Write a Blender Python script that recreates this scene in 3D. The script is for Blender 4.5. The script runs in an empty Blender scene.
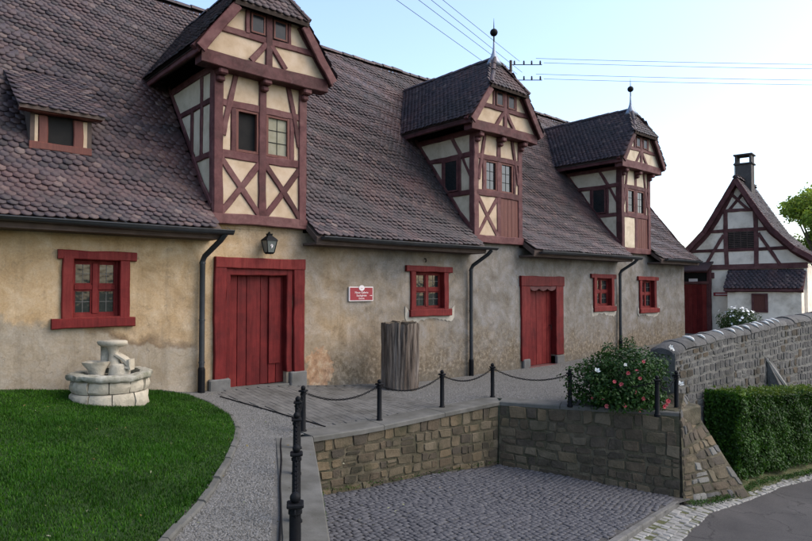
import bpy, math, random
import numpy as np
from mathutils import Vector, Matrix, noise

# ------------------------------------------------------------------ camera, sky, sun, exposure
SC = bpy.context.scene
COL = SC.collection
random.seed(7)
RNG = np.random.default_rng(7)
R = math.radians

cam_d = bpy.data.cameras.new('camera')
cam = bpy.data.objects.new('camera', cam_d)
COL.objects.link(cam)
SC.camera = cam
cam.location = (0.0, -10.077, 1.8)
cam_d.sensor_width = 36.0
cam_d.lens = 36.0 * 620.0 / 812.0
cam_d.clip_start = 0.05
cam_d.clip_end = 2000.0
cam.rotation_euler = (R(90.0 + 1.6168), 0.0, R(48.619 - 90.0))

SUN_EL, SUN_AZ = R(46.0), R(-48.0)   # azimuth of the sun measured from +X towards +Y
sun_dir = Vector((math.cos(SUN_EL) * math.cos(SUN_AZ), math.cos(SUN_EL) * math.sin(SUN_AZ), math.sin(SUN_EL)))
world = bpy.data.worlds.new('World')
SC.world = world
world.use_nodes = True
wn = world.node_tree.nodes
wl = world.node_tree.links
sky = wn.new('ShaderNodeTexSky')
sky.sky_type = 'NISHITA'
sky.sun_disc = False
sky.sun_elevation = SUN_EL
sky.sun_rotation = math.atan2(sun_dir.x, sun_dir.y)
sky.altitude = 300.0
sky.air_density = 1.0
sky.dust_density = 3.0
sky.ozone_density = 0.8
bg = wn['Background']
bg.inputs['Strength'].default_value = 0.15
wl.new(sky.outputs['Color'], bg.inputs['Color'])

sl = bpy.data.lights.new('sun', 'SUN')
sl.energy = 0.6
sl.angle = R(60.0)
sl.color = (1.0, 0.91, 0.8)
sun = bpy.data.objects.new('sun', sl)
COL.objects.link(sun)
sun.rotation_euler = (-sun_dir).to_track_quat('-Z', 'Y').to_euler()

SC.view_settings.view_transform = 'Standard'
SC.view_settings.look = 'None'
SC.view_settings.gamma = 1.0
SC.view_settings.exposure = 1.42
SC.view_settings.use_curve_mapping = False

# ------------------------------------------------------------------ materials
def nn(nt, kind, **kw):
    n = nt.nodes.new(kind)
    for k, v in kw.items():
        setattr(n, k, v)
    return n

def link(nt, a, b):
    nt.links.new(a, b)

def noise_tex(nt, vec, scale, detail=5.0, rough=0.6, dist=0.0):
    n = nn(nt, 'ShaderNodeTexNoise')
    n.inputs['Scale'].default_value = scale
    n.inputs['Detail'].default_value = detail
    n.inputs['Roughness'].default_value = rough
    n.inputs['Distortion'].default_value = dist
    link(nt, vec, n.inputs['Vector'])
    return n.outputs['Fac']

def ramp(nt, fac, stops, interp='LINEAR'):
    n = nn(nt, 'ShaderNodeValToRGB')
    cr = n.color_ramp
    cr.interpolation = interp
    while len(cr.elements) < len(stops):
        cr.elements.new(0.5)
    for e, (p, c) in zip(cr.elements, stops):
        e.position = p
        e.color = (c, c, c, 1) if isinstance(c, (int, float)) else (*c, 1)
    link(nt, fac, n.inputs['Fac'])
    return n.outputs['Color']

def mixc(nt, fac, a, b, mode='MIX'):
    n = nn(nt, 'ShaderNodeMix', data_type='RGBA', blend_type=mode)
    for sock, v in ((n.inputs[0], fac), (n.inputs[6], a), (n.inputs[7], b)):
        if isinstance(v, (int, float)):
            sock.default_value = v
        elif isinstance(v, tuple):
            sock.default_value = (*v, 1)
        else:
            link(nt, v, sock)
    return n.outputs[2]

def math_n(nt, op, a, b=0.0, c=None):
    n = nn(nt, 'ShaderNodeMath', operation=op)
    vals = [a, b] + ([c] if c is not None else [])
    for i, v in enumerate(vals):
        if isinstance(v, (int, float)):
            n.inputs[i].default_value = v
        else:
            link(nt, v, n.inputs[i])
    return n.outputs[0]

def new_mat(name):
    m = bpy.data.materials.new(name)
    m.use_nodes = True
    nt = m.node_tree
    b = nt.nodes['Principled BSDF']
    pos = nn(nt, 'ShaderNodeNewGeometry').outputs['Position']
    return m, nt, b, pos

def add_bump(nt, b, height, strength, dist):
    n = nn(nt, 'ShaderNodeBump')
    n.inputs['Strength'].default_value = strength
    n.inputs['Distance'].default_value = dist
    link(nt, height, n.inputs['Height'])
    link(nt, n.outputs['Normal'], b.inputs['Normal'])

def tint_fac(nt):
    oi = nn(nt, 'ShaderNodeObjectInfo').outputs['Random']
    at = nn(nt, 'ShaderNodeAttribute', attribute_name='tint').outputs['Fac']
    return math_n(nt, 'FRACT', math_n(nt, 'ADD', oi, at))

def std_mat(name, stops, nscale=4.0, rough=0.8, bump=0.4, bdist=0.01, bscale=None, tint=None, tintmix=0.5,
            dirt=None, dirt_scale=1.3, dirt_lo=0.5, dirt_hi=0.7, spec=0.25, metal=0.0, detail=6.0, stretch=None):
    m, nt, b, pos = new_mat(name)
    vec = pos
    if stretch:
        mp = nn(nt, 'ShaderNodeMapping')
        mp.inputs['Scale'].default_value = stretch
        link(nt, pos, mp.inputs['Vector'])
        vec = mp.outputs['Vector']
    f = noise_tex(nt, vec, nscale, detail)
    k = len(stops)
    col = ramp(nt, f, [(0.3 + 0.4 * i / max(1, k - 1), c) for i, c in enumerate(stops)])
    if tint:
        t = tint_fac(nt)
        tc = ramp(nt, t, [(i / max(1, len(tint) - 1), c) for i, c in enumerate(tint)])
        col = mixc(nt, tintmix, col, tc)
    if dirt:
        d = ramp(nt, noise_tex(nt, pos, dirt_scale, 8.0, 0.65), [(dirt_lo, 0.0), (dirt_hi, 1.0)])
        col = mixc(nt, d, col, dirt)
    link(nt, col, b.inputs['Base Color'])
    b.inputs['Roughness'].default_value = rough
    b.inputs['Specular IOR Level'].default_value = spec
    b.inputs['Metallic'].default_value = metal
    if bump:
        h = noise_tex(nt, vec, bscale or nscale * 6, 6.0, 0.65)
        add_bump(nt, b, h, bump, bdist)
    return m

MAT = {}
def tile_mat():
    m, nt, b, pos = new_mat('roof_tile_clay')
    t = tint_fac(nt)
    c = ramp(nt, t, [(0, (0.0171, 0.0127, 0.0157)), (.18, (0.0293, 0.0207, 0.0254)), (.42, (0.0439, 0.0287, 0.0326)), (.62, (0.0561, 0.0345, 0.0363)), (.8, (0.0366, 0.0275, 0.0339)), (.95, (0.0708, 0.0425, 0.0399)), (1, (0.1037, 0.0758, 0.0701))])
    big = noise_tex(nt, pos, .45, 5.0, .6, .5)
    c = mixc(nt, ramp(nt, big, [(.42, 0.0), (.66, .62)]), c, (0.0244, 0.0218, 0.0218))
    red = noise_tex(nt, pos, .8, 4.0, .6, .3)
    c = mixc(nt, ramp(nt, red, [(.52, 0.0), (.72, .45)]), c, (0.0915, 0.039, 0.0339))
    gr = ramp(nt, noise_tex(nt, pos, 26.0, 8.0, .75), [(.3, (.62, .62, .62)), (.7, (1.35, 1.35, 1.38))])
    c = mixc(nt, 1.0, c, gr, 'MULTIPLY')
    li = math_n(nt, 'MULTIPLY', ramp(nt, noise_tex(nt, pos, 17.0, 6.0, .7), [(.64, 0.0), (.70, 1.0)]), ramp(nt, noise_tex(nt, pos, .9, 4.0, .6), [(.46, 0.0), (.62, .8)]))
    c = mixc(nt, li, c, (0.183, 0.1665, 0.1451))
    link(nt, c, b.inputs['Base Color'])
    b.inputs['Roughness'].default_value = .58; b.inputs['Specular IOR Level'].default_value = .3
    add_bump(nt, b, noise_tex(nt, pos, 45.0, 6.0, .7), .6, .006)
    return m
MAT['tile'] = tile_mat()
MAT['tile_moss'] = std_mat('roof_tile_lichen', [(0.0225, 0.021, 0.0195), (0.045, 0.0413, 0.0375), (0.0825, 0.0788, 0.0638)], 9, 0.8, 0.6, 0.006, 60,
                           tint=[(0.0225, 0.0203, 0.0225), (0.0562, 0.045, 0.0413), (0.0375, 0.0375, 0.0338)], tintmix=0.5)
def worn_paint(name, c0, c1, c2, chip, stretch):
    m, nt, b, pos = new_mat(name)
    mp = nn(nt, 'ShaderNodeMapping'); mp.inputs['Scale'].default_value = stretch
    link(nt, pos, mp.inputs['Vector'])
    g = noise_tex(nt, mp.outputs['Vector'], 14.0, 7.0, .7, .4)
    t = tint_fac(nt)
    c = ramp(nt, math_n(nt, 'ADD', math_n(nt, 'MULTIPLY', noise_tex(nt, pos, 2.6, 8.0, .7, .4), .75), math_n(nt, 'MULTIPLY', t, .25)), [(.32, c0), (.5, c1), (.68, c2)])
    c = mixc(nt, 1.0, c, ramp(nt, g, [(.3, (.66, .66, .66)), (.55, (1.0, 1.0, 1.0)), (.75, (1.22, 1.22, 1.22))]), 'MULTIPLY')
    c = mixc(nt, ramp(nt, noise_tex(nt, mp.outputs['Vector'], 5.0, 9.0, .75, .3), [(.64, 0.0), (.70, .75)]), c, chip)
    c = mixc(nt, ramp(nt, noise_tex(nt, pos, 9.0, 9.0, .8), [(.60, 0.0), (.74, .6)]), c, tuple(x * .35 for x in c0))
    link(nt, c, b.inputs['Base Color'])
    link(nt, ramp(nt, g, [(.3, .75), (.7, .5)]), b.inputs['Roughness'])
    b.inputs['Specular IOR Level'].default_value = .16
    add_bump(nt, b, g, .7, .006)
    return m
MAT['red'] = worn_paint('red_door_paint', (0.0723, 0.0065, 0.0067), (0.1143, 0.0102, 0.0097), (0.1574, 0.0224, 0.0185), (0.1749, 0.0558, 0.042), (1.166, 0.93, 0.1008))
MAT['timber'] = worn_paint('oxblood_timber', (0.0504, 0.0195, 0.0187), (0.0918, 0.0338, 0.0338), (0.1288, 0.0611, 0.0562), (0.1456, 0.1105, 0.1), (0.392, 0.455, 0.4375))
MAT['panel'] = std_mat('cream_infill', [(0.3442, 0.2543, 0.1645), (0.4131, 0.3146, 0.2171), (0.4542, 0.3615, 0.2694)], 4, 0.9, 0.35, 0.008, 24,
                       dirt=(0.2477, 0.1874, 0.1271), dirt_scale=2.2, dirt_lo=.52, dirt_hi=.8)
MAT['panel_pale'] = std_mat('pale_infill', [(0.4057, 0.3356, 0.2394), (0.4939, 0.4136, 0.304), (0.5469, 0.4682, 0.3493)], 4, 0.9, 0.35, 0.008, 24,
                            dirt=(0.2822, 0.2262, 0.1487), dirt_scale=2.2, dirt_lo=.52, dirt_hi=.8)
MAT['white_wall'] = std_mat('white_limewash', [(0.629, 0.5488, 0.4453), (0.7548, 0.6608, 0.5401), (0.8303, 0.728, 0.597)], 3, 0.9, 0.35, 0.01, 18,
                            dirt=(0.4277, 0.3472, 0.2559), dirt_scale=1.4, dirt_lo=.5, dirt_hi=.72)
MAT['stone'] = std_mat('bay_stone', [(0.054, 0.0437, 0.0278), (0.0918, 0.0746, 0.0487), (0.135, 0.1079, 0.0719)], 6, 0.88, 0.8, 0.02, 22,
                       tint=[(0.0486, 0.0386, 0.0232), (0.0864, 0.0694, 0.0441), (0.1188, 0.0848, 0.0464), (0.0756, 0.0642, 0.0464), (0.1404, 0.1157, 0.0789)], tintmix=0.55,
                       dirt=(0.0324, 0.0318, 0.0162), dirt_scale=2.0, dirt_lo=.5, dirt_hi=.72)
MAT['stone_dark'] = std_mat('dark_bay_stone', [(0.0305, 0.0253, 0.0191), (0.0556, 0.0455, 0.0332), (0.0948, 0.0759, 0.0531)], 6, 0.85, 0.8, 0.02, 22,  # darker-toned set of the bay stone, mixed into several walls
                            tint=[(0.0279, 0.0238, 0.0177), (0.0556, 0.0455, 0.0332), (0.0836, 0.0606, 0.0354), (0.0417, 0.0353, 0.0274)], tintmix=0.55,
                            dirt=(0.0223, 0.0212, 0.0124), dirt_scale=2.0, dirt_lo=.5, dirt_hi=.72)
MAT['mortar'] = std_mat('old_mortar', [(0.0439, 0.037, 0.0247), (0.0691, 0.0586, 0.0382), (0.1067, 0.0927, 0.0647)], 7, 0.95, 0.9, 0.02, 30,
                        dirt=(0.0313, 0.0339, 0.0176), dirt_scale=1.6, dirt_lo=.45, dirt_hi=.7)
MAT['rubble'] = std_mat('grey_rubble', [(0.0494, 0.0477, 0.0437), (0.0836, 0.0814, 0.0764), (0.1254, 0.1231, 0.118)], 8, 0.9, 0.8, 0.02, 26,
                        tint=[(0.0418, 0.0397, 0.0394), (0.0722, 0.0695, 0.0655), (0.1026, 0.0993, 0.0918), (0.0608, 0.0575, 0.0524)], tintmix=0.5,
                        dirt=(0.0285, 0.0278, 0.024), dirt_scale=1.8, dirt_lo=.52, dirt_hi=.75)
MAT['limemortar'] = std_mat('lime_mortar', [(0.099, 0.0954, 0.0852), (0.1406, 0.1363, 0.1234), (0.1927, 0.188, 0.1704)], 6, 0.95, 0.9, 0.02, 30,
                            dirt=(0.0625, 0.06, 0.0499), dirt_scale=1.5, dirt_lo=.45, dirt_hi=.7)
MAT['fillet'] = std_mat('pale_mortar_joint', [(0.4998, 0.4879, 0.4522), (0.6545, 0.6426, 0.595)], 12, 0.9, 0.6, 0.01, 40)
MAT['fountain'] = std_mat('pale_sandstone', [(0.288, 0.252, 0.1872), (0.396, 0.3528, 0.2736), (0.4752, 0.4392, 0.36)], 5, 0.85, 0.7, 0.015, 22,
                          tint=[(0.3024, 0.2664, 0.2016), (0.4176, 0.3744, 0.2952)], tintmix=.35, dirt=(0.1584, 0.144, 0.1008), dirt_scale=5, dirt_lo=.47, dirt_hi=.72)
MAT['fountain_rim'] = std_mat('mossy_rim_stone', [(0.144, 0.1368, 0.1008), (0.2592, 0.2448, 0.1944), (0.3744, 0.36, 0.3096)], 7, 0.85, 0.8, 0.015, 26,
                              dirt=(0.072, 0.0792, 0.0432), dirt_scale=6, dirt_lo=.5, dirt_hi=.72)
MAT['sett'] = std_mat('granite_sett', [(0.0397, 0.0405, 0.0463), (0.0636, 0.0638, 0.0706), (0.0914, 0.091, 0.097)], 14, 0.8, 0.7, 0.006, 60,
                      tint=[(0.0338, 0.0344, 0.0397), (0.0596, 0.0598, 0.0662), (0.0794, 0.0789, 0.0837), (0.0476, 0.0485, 0.0552)], tintmix=.6)
MAT['sett_bed'] = std_mat('sett_bedding', [(0.0297, 0.0286, 0.027), (0.054, 0.0513, 0.0486), (0.0918, 0.0864, 0.081)], 30, 0.95, 0.8, 0.01, 90)
MAT['paver'] = std_mat('grey_paver', [(0.0643, 0.0626, 0.0573), (0.0965, 0.0935, 0.0862), (0.1285, 0.1252, 0.1146)], 6, 0.85, 0.5, 0.005, 60,
                       tint=[(0.0643, 0.0626, 0.059), (0.1018, 0.0979, 0.09), (0.083, 0.0806, 0.0737)], tintmix=.18, dirt=(0.0455, 0.0435, 0.036), dirt_scale=1.6, dirt_lo=.5, dirt_hi=.75)
MAT['gutter_stone'] = std_mat('pale_gutter_stone', [(0.14, 0.135, 0.125), (0.21, 0.205, 0.19), (0.28, 0.275, 0.26)], 9, 0.85, 0.7, 0.012, 40,
                              tint=[(0.12, 0.115, 0.105), (0.22, 0.215, 0.2), (0.18, 0.175, 0.16)], tintmix=.5, dirt=(0.055, 0.06, 0.0375), dirt_scale=4, dirt_lo=.52, dirt_hi=.7)
MAT['kerb'] = std_mat('granite_kerb', [(0.0756, 0.0735, 0.0693), (0.1134, 0.1113, 0.105), (0.147, 0.1428, 0.1344)], 12, 0.85, 0.6, 0.008, 60,
                      tint=[(0.084, 0.0819, 0.0777), (0.126, 0.1218, 0.1155)], tintmix=.4, dirt=(0.0546, 0.0525, 0.042), dirt_scale=3, dirt_lo=.5, dirt_hi=.75)
MAT['concrete'] = std_mat('coping_concrete', [(0.0663, 0.0648, 0.0573), (0.0884, 0.0871, 0.0784), (0.1148, 0.1117, 0.1014)], 3.5, 0.9, 0.4, 0.006, 50,
                          dirt=(0.0486, 0.0469, 0.0375), dirt_scale=1.8, dirt_lo=.48, dirt_hi=.75)
def asphalt_mat():
    m, nt, b, pos = new_mat('asphalt')
    c = ramp(nt, noise_tex(nt, pos, 120.0, 4.0, .8), [(.3, (0.0157, 0.015, 0.016)), (.5, (0.0381, 0.0375, 0.04)), (.62, (0.0616, 0.0599, 0.06)), (.75, (0.1344, 0.1284, 0.12))])
    c = mixc(nt, 1.0, c, ramp(nt, noise_tex(nt, pos, .9, 7.0, .7, .5), [(.3, (0.8064, 0.7704, 0.72)), (.7, (1.512, 1.4338, 1.3))]), 'MULTIPLY')
    vo = nn(nt, 'ShaderNodeTexVoronoi', feature='DISTANCE_TO_EDGE'); vo.inputs['Scale'].default_value = .55
    wv = nn(nt, 'ShaderNodeVectorMath', operation='ADD'); link(nt, pos, wv.inputs[0])
    nz = nn(nt, 'ShaderNodeTexNoise'); nz.inputs['Scale'].default_value = 1.6; nz.inputs['Detail'].default_value = 6.0; link(nt, pos, nz.inputs['Vector'])
    link(nt, nz.outputs['Color'], wv.inputs[1]); link(nt, wv.outputs[0], vo.inputs['Vector'])
    cr = ramp(nt, vo.outputs['Distance'], [(.0, .75), (.012, 0.0)])
    c = mixc(nt, cr, c, (0.0134, 0.0128, 0.012))
    link(nt, c, b.inputs['Base Color']); b.inputs['Roughness'].default_value = .85; b.inputs['Specular IOR Level'].default_value = .25
    add_bump(nt, b, noise_tex(nt, pos, 140.0, 4.0, .8), .9, .008)
    return m
MAT['asphalt'] = asphalt_mat()
MAT['gravel_bed'] = std_mat('gravel_bed', [(0.0661, 0.0639, 0.0565), (0.1117, 0.1086, 0.1001), (0.1571, 0.1555, 0.1457)], 55, 0.95, 0.9, 0.012, 110,
                            dirt=(0.0703, 0.066, 0.0544), dirt_scale=1.1, dirt_lo=.45, dirt_hi=.75)
MAT['pebble'] = std_mat('pebbles', [(0.1075, 0.1043, 0.0957), (0.1365, 0.1341, 0.1261)], 30, 0.85, 0.0, 0.01,
                        tint=[(0.0661, 0.0639, 0.0565), (0.1241, 0.1214, 0.1109), (0.1902, 0.1874, 0.1784), (0.0951, 0.0916, 0.0827), (0.1489, 0.1448, 0.1348)], tintmix=.8)
MAT['soil'] = std_mat('dark_soil', [(.035, .045, .015), (.06, .065, .025), (.09, .08, .04)], 8, 0.95, 0.8, 0.02, 40)
MAT['turf'] = std_mat('turf_soil', [(.012, .03, .005), (.018, .04, .007), (.025, .045, .01)], 8, 0.95, 0.8, 0.02, 40)
MAT['ground'] = std_mat('far_ground', [(.05, .07, .025), (.08, .10, .04), (.12, .12, .06)], 0.3, 0.95, 0.4, 0.05, 2)
MAT['iron'] = std_mat('black_iron', [(0.0042, 0.0046, 0.0055), (0.0071, 0.0076, 0.0088)], 30, 0.6, 0.3, 0.002, 90, spec=.1)
MAT['zinc'] = std_mat('weathered_zinc', [(0.0175, 0.02, 0.024), (0.03, 0.033, 0.0375)], 5, 0.5, 0.25, 0.004, 30, metal=.35, spec=.5, dirt=(0.015, 0.0175, 0.015), dirt_scale=3)
MAT['lead'] = std_mat('lead_flashing', [(.16, .19, .23), (.25, .28, .33)], 6, 0.45, 0.3, 0.004, 30, metal=.5)
MAT['dark'] = std_mat('dark_interior', [(.008, .008, .008), (.014, .013, .012)], 5, 0.9, 0.0)
MAT['soffit'] = std_mat('soffit_boards', [(.05, .035, .028), (.085, .06, .05)], 6, 0.8, 0.4, 0.006, 30)
MAT['brown_plank'] = std_mat('brown_red_plank', [(0.08, 0.0256, 0.0192), (0.12, 0.04, 0.0288)], 4, 0.6, 0.4, 0.005, 26, stretch=(8, 8, 1.2))
MAT['curtain'] = std_mat('pale_blind', [(0.189, 0.1764, 0.12), (0.252, 0.2394, 0.18)], 9, 0.9, 0.2, .004)
MAT['sign_red'] = std_mat('sign_enamel', [(.22, .02, .03), (.25, .026, .036)], 4, 0.35, 0.0)
MAT['sign_white'] = std_mat('sign_lettering', [(.62, .56, .55), (.7, .64, .63)], 4, 0.45, 0.0)
MAT['chimney'] = std_mat('sooty_chimney', [(.03, .03, .032), (.06, .058, .055), (.10, .09, .08)], 7, 0.9, 0.6, 0.012, 30,
                         tint=[(.035, .033, .034), (.085, .07, .06)], tintmix=.5)
MAT['plaster_new'] = std_mat('newer_plaster', [(.22, .20, .165), (.30, .275, .23), (.36, .335, .285)], 5, .92, .6, .012, 30)
MAT['brick_patch'] = std_mat('exposed_brick', [(.38, .22, .13), (.48, .33, .22), (.55, .45, .33)], 9, 0.9, 0.8, 0.02, 30)
def stump_mat():
    m, nt, b, pos = new_mat('weathered_wood')
    mp = nn(nt, 'ShaderNodeMapping'); mp.inputs['Scale'].default_value = (1, 1, .07)
    link(nt, pos, mp.inputs['Vector'])
    v = mp.outputs['Vector']
    a = noise_tex(nt, v, 22.0, 8.0, .7, .6); a2 = noise_tex(nt, v, 7.0, 5.0, .6, .5)
    c = ramp(nt, math_n(nt, 'ADD', math_n(nt, 'MULTIPLY', a, .6), math_n(nt, 'MULTIPLY', a2, .4)), [(.37, (.014, .011, .009)), (.45, (.075, .058, .046)), (.54, (.135, .11, .09)), (.66, (.26, .23, .20))])
    link(nt, c, b.inputs['Base Color']); b.inputs['Roughness'].default_value = .9; b.inputs['Specular IOR Level'].default_value = .15
    add_bump(nt, b, math_n(nt, 'ADD', a, a2), 1.0, .03)
    return m
MAT['weathered_wood'] = stump_mat()
MAT['bark'] = std_mat('bark', [(.05, .038, .026), (.10, .08, .055)], 8, 0.9, 0.8, 0.02, 20)
MAT['rose_pink'] = std_mat('rose_petals', [(.50, .07, .085), (.62, .16, .17)], 20, 0.6, 0.0, tint=[(.50, .06, .08), (.64, .22, .22)], tintmix=.5)
MAT['white_petal'] = std_mat('white_petals', [(.62, .63, .6), (.75, .75, .72)], 20, 0.7, 0.0)
MAT['ceramic'] = std_mat('insulator', [(.02, .018, .016), (.035, .03, .028)], 10, .35, 0.0)

def leaf_mat(name, cols, rough=0.5, trans=0.25):
    m, nt, b, pos = new_mat(name)
    t = tint_fac(nt)
    c1 = ramp(nt, t, [(i / (len(cols) - 1), c) for i, c in enumerate(cols)])
    c2 = ramp(nt, noise_tex(nt, pos, 1.6, 3.0), [(0.35, 0.65), (0.65, 1.2)])
    col = mixc(nt, 1.0, c1, c2, 'MULTIPLY')
    link(nt, col, b.inputs['Base Color'])
    b.inputs['Roughness'].default_value = rough
    b.inputs['Specular IOR Level'].default_value = 0.15
    tr = nn(nt, 'ShaderNodeBsdfTranslucent')
    link(nt, mixc(nt, 1.0, col, (1.3, 1.25, 0.6), 'MULTIPLY'), tr.inputs['Color'])
    mx = nn(nt, 'ShaderNodeMixShader')
    mx.inputs[0].default_value = trans
    link(nt, b.outputs[0], mx.inputs[1])
    link(nt, tr.outputs[0], mx.inputs[2])
    link(nt, mx.outputs[0], nt.nodes['Material Output'].inputs['Surface'])
    return m

MAT['grass'] = leaf_mat('grass_blades', [(0.0095, 0.04, 0.0012), (0.0178, 0.0715, 0.0018), (0.0285, 0.0953, 0.0027), (0.0445, 0.1143, 0.0058)], .55, .25)
MAT['hedge_leaf'] = leaf_mat('hedge_leaves', [(0.0099, 0.0316, 0.0041), (0.0204, 0.0595, 0.0065), (0.0383, 0.0945, 0.0106)], .5, .25)
MAT['shoot_leaf'] = leaf_mat('young_shoots', [(.04, .08, .012), (.075, .125, .022), (.11, .15, .035)], .5, .3)
MAT['rose_leaf'] = leaf_mat('rose_leaves', [(0.0092, 0.0301, 0.0062), (0.0186, 0.0533, 0.01), (0.0332, 0.0774, 0.0137)], .45, .2)
MAT['tree_leaf'] = leaf_mat('tree_leaves', [(0.105, 0.174, 0.026), (0.195, 0.2755, 0.0455), (0.3, 0.3625, 0.078)], .5, .4)
MAT['dry_leaf'] = leaf_mat('dry_leaves', [(.10, .06, .02), (.16, .12, .045), (.09, .11, .04), (.30, .28, .20)], .7, .1)
MAT['shrub_leaf'] = leaf_mat('shrub_leaves', [(.02, .045, .012), (.045, .085, .025)], .5, .2)

def glass_mat(name, base, rough, bumpd):
    m, nt, b, pos = new_mat(name)
    b.inputs['Base Color'].default_value = (*base, 1)
    b.inputs['Roughness'].default_value = rough
    b.inputs['Specular IOR Level'].default_value = 0.6
    add_bump(nt, b, noise_tex(nt, pos, 5.0, 2.0), 0.35, bumpd)
    return m
MAT['glass'] = glass_mat('old_window_glass', (.012, .015, .016), .06, .01)
MAT['glass_dim'] = glass_mat('dimmed_window_glass', (.010, .012, .015), .2, .01)  # dimmed glass: gable panes mirror less of the bright sky
MAT['glass_dim'].node_tree.nodes['Principled BSDF'].inputs['Specular IOR Level'].default_value = .15
MAT['lamp_glass'] = glass_mat('lantern_glass', (.10, .11, .10), .15, .004)

def facade_mat():
    m, nt, b, pos = new_mat('ochre_render')
    sp = nn(nt, 'ShaderNodeSeparateXYZ')
    link(nt, pos, sp.inputs[0])
    x, z = sp.outputs['X'], sp.outputs['Z']
    big = noise_tex(nt, pos, 0.55, 6.0, 0.6, 0.4)
    mid = noise_tex(nt, pos, 2.2, 8.0, 0.65, 0.5)
    fine = noise_tex(nt, pos, 11.0, 8.0, 0.7)
    streakmap = nn(nt, 'ShaderNodeMapping')
    streakmap.inputs['Scale'].default_value = (5.0, 5.0, 0.5)
    link(nt, pos, streakmap.inputs['Vector'])
    streak = noise_tex(nt, streakmap.outputs['Vector'], 1.0, 6.0, 0.6)
    warm = ramp(nt, mid, [(.28, (0.2184, 0.1517, 0.0814)), (.45, (0.3143, 0.2299, 0.1356)), (.58, (0.3668, 0.2803, 0.179)), (.74, (0.4367, 0.3585, 0.2604))])
    grey = ramp(nt, mid, [(.28, (0.0907, 0.0816, 0.0728)), (.45, (0.1339, 0.1259, 0.1148)), (.58, (0.173, 0.1656, 0.1595)), (.74, (0.2162, 0.2122, 0.2156))])
    # the paint turns paler and greyer towards the far end of the house
    gx = math_n(nt, 'ADD', math_n(nt, 'MULTIPLY', math_n(nt, 'SUBTRACT', x, 3.4), 1 / 11.0), math_n(nt, 'MULTIPLY', math_n(nt, 'SUBTRACT', big, .5), 1.1))
    gxr = ramp(nt, gx, [(-.05, 0.0), (.62, 1.0)])
    col = mixc(nt, gxr, warm, grey)
    # worn flaking lower zone
    zz = math_n(nt, 'ADD', z, math_n(nt, 'MULTIPLY', math_n(nt, 'SUBTRACT', mid, .5), 1.7))
    low = ramp(nt, zz, [(.05, 1.0), (1.35, 0.0)])
    stain = ramp(nt, fine, [(.36, (0.0746, 0.0591, 0.04)), (.5, (0.1264, 0.1042, 0.0749)), (.63, (0.2411, 0.2082, 0.1637)), (.75, (0.3216, 0.2871, 0.2386))])
    xr = ramp(nt, math_n(nt, 'MULTIPLY', math_n(nt, 'SUBTRACT', x, 5.9), .6), [(0.0, 0.0), (.5, .9)])
    col = mixc(nt, math_n(nt, 'MULTIPLY', low, xr), col, stain)
    # pale render patch under the left window, brown tide mark along its edge
    big2 = noise_tex(nt, pos, 1.1, 5.0, 0.55, 0.3)
    edge = math_n(nt, 'ADD', math_n(nt, 'SUBTRACT', z, math_n(nt, 'MULTIPLY', math_n(nt, 'SUBTRACT', 4.2, x), .16)), math_n(nt, 'MULTIPLY', math_n(nt, 'SUBTRACT', big2, .5), .9))
    edge = math_n(nt, 'ADD', edge, math_n(nt, 'MULTIPLY', math_n(nt, 'SUBTRACT', fine, .5), .16))
    patch = ramp(nt, edge, [(.81, 1.0), (.89, 0.0)])
    tide = ramp(nt, edge, [(.80, 0.0), (.85, 1.0), (.90, .8), (.97, 0.0)])
    xl = ramp(nt, math_n(nt, 'MULTIPLY', x, .1), [(.415, 1.0), (.425, 0.0)])
    pale = ramp(nt, mid, [(.3, (0.1894, 0.1605, 0.1194)), (.6, (0.247, 0.2168, 0.172)), (.75, (0.2758, 0.2477, 0.2053))])
    col = mixc(nt, math_n(nt, 'MULTIPLY', patch, xl), col, pale)
    xm = ramp(nt, math_n(nt, 'MULTIPLY', x, .1), [(.23, 0.0), (.28, 1.0), (.415, 1.0), (.425, 0.0)])
    col = mixc(nt, math_n(nt, 'MULTIPLY', math_n(nt, 'MULTIPLY', tide, xm), .65), col, (0.0861, 0.0563, 0.0345))
    # flaked-off pale spots and rain streaks
    fl = ramp(nt, noise_tex(nt, pos, 6.5, 9.0, 0.72, .3), [(.60, 0.0), (.67, 1.0)])
    col = mixc(nt, math_n(nt, 'MULTIPLY', fl, .5), col, (0.3216, 0.2759, 0.2108))
    st = ramp(nt, streak, [(.55, 0.0), (.78, .55)])
    col = mixc(nt, st, col, (0.1092, 0.0872, 0.0611))
    bl = ramp(nt, noise_tex(nt, pos, 1.5, 7.0, 0.7, .6), [(.56, 0.0), (.72, .6)])
    col = mixc(nt, math_n(nt, 'MULTIPLY', bl, xr), col, (0.1148, 0.0957, 0.0721))
    # splash-dirt just above the paving
    sd = ramp(nt, math_n(nt, 'ADD', z, math_n(nt, 'MULTIPLY', fine, .5)), [(.0, .75), (.32, 0.0)])
    col = mixc(nt, math_n(nt, 'MULTIPLY', sd, xr), col, (0.0978, 0.0902, 0.0749))
    # a patch of bare brickwork beside the big door, with a ragged outline
    bx = math_n(nt, 'MULTIPLY', math_n(nt, 'SUBTRACT', x, 6.66), 2.3)
    bz_ = math_n(nt, 'MULTIPLY', math_n(nt, 'SUBTRACT', z, .22), 1.55)
    bd = math_n(nt, 'ADD', math_n(nt, 'ADD', math_n(nt, 'MULTIPLY', bx, bx), math_n(nt, 'MULTIPLY', bz_, bz_)), math_n(nt, 'MULTIPLY', math_n(nt, 'SUBTRACT', noise_tex(nt, pos, 4.5, 6.0, .6), .5), 1.9))
    bm = ramp(nt, bd, [(.40, 1.0), (.50, 0.0)])
    bc = ramp(nt, noise_tex(nt, pos, 8.0, 4.0, .6), [(.35, (0.2112, 0.1084, 0.0593)), (.5, (0.3379, 0.196, 0.1134)), (.65, (0.4224, 0.3198, 0.2171))])
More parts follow.
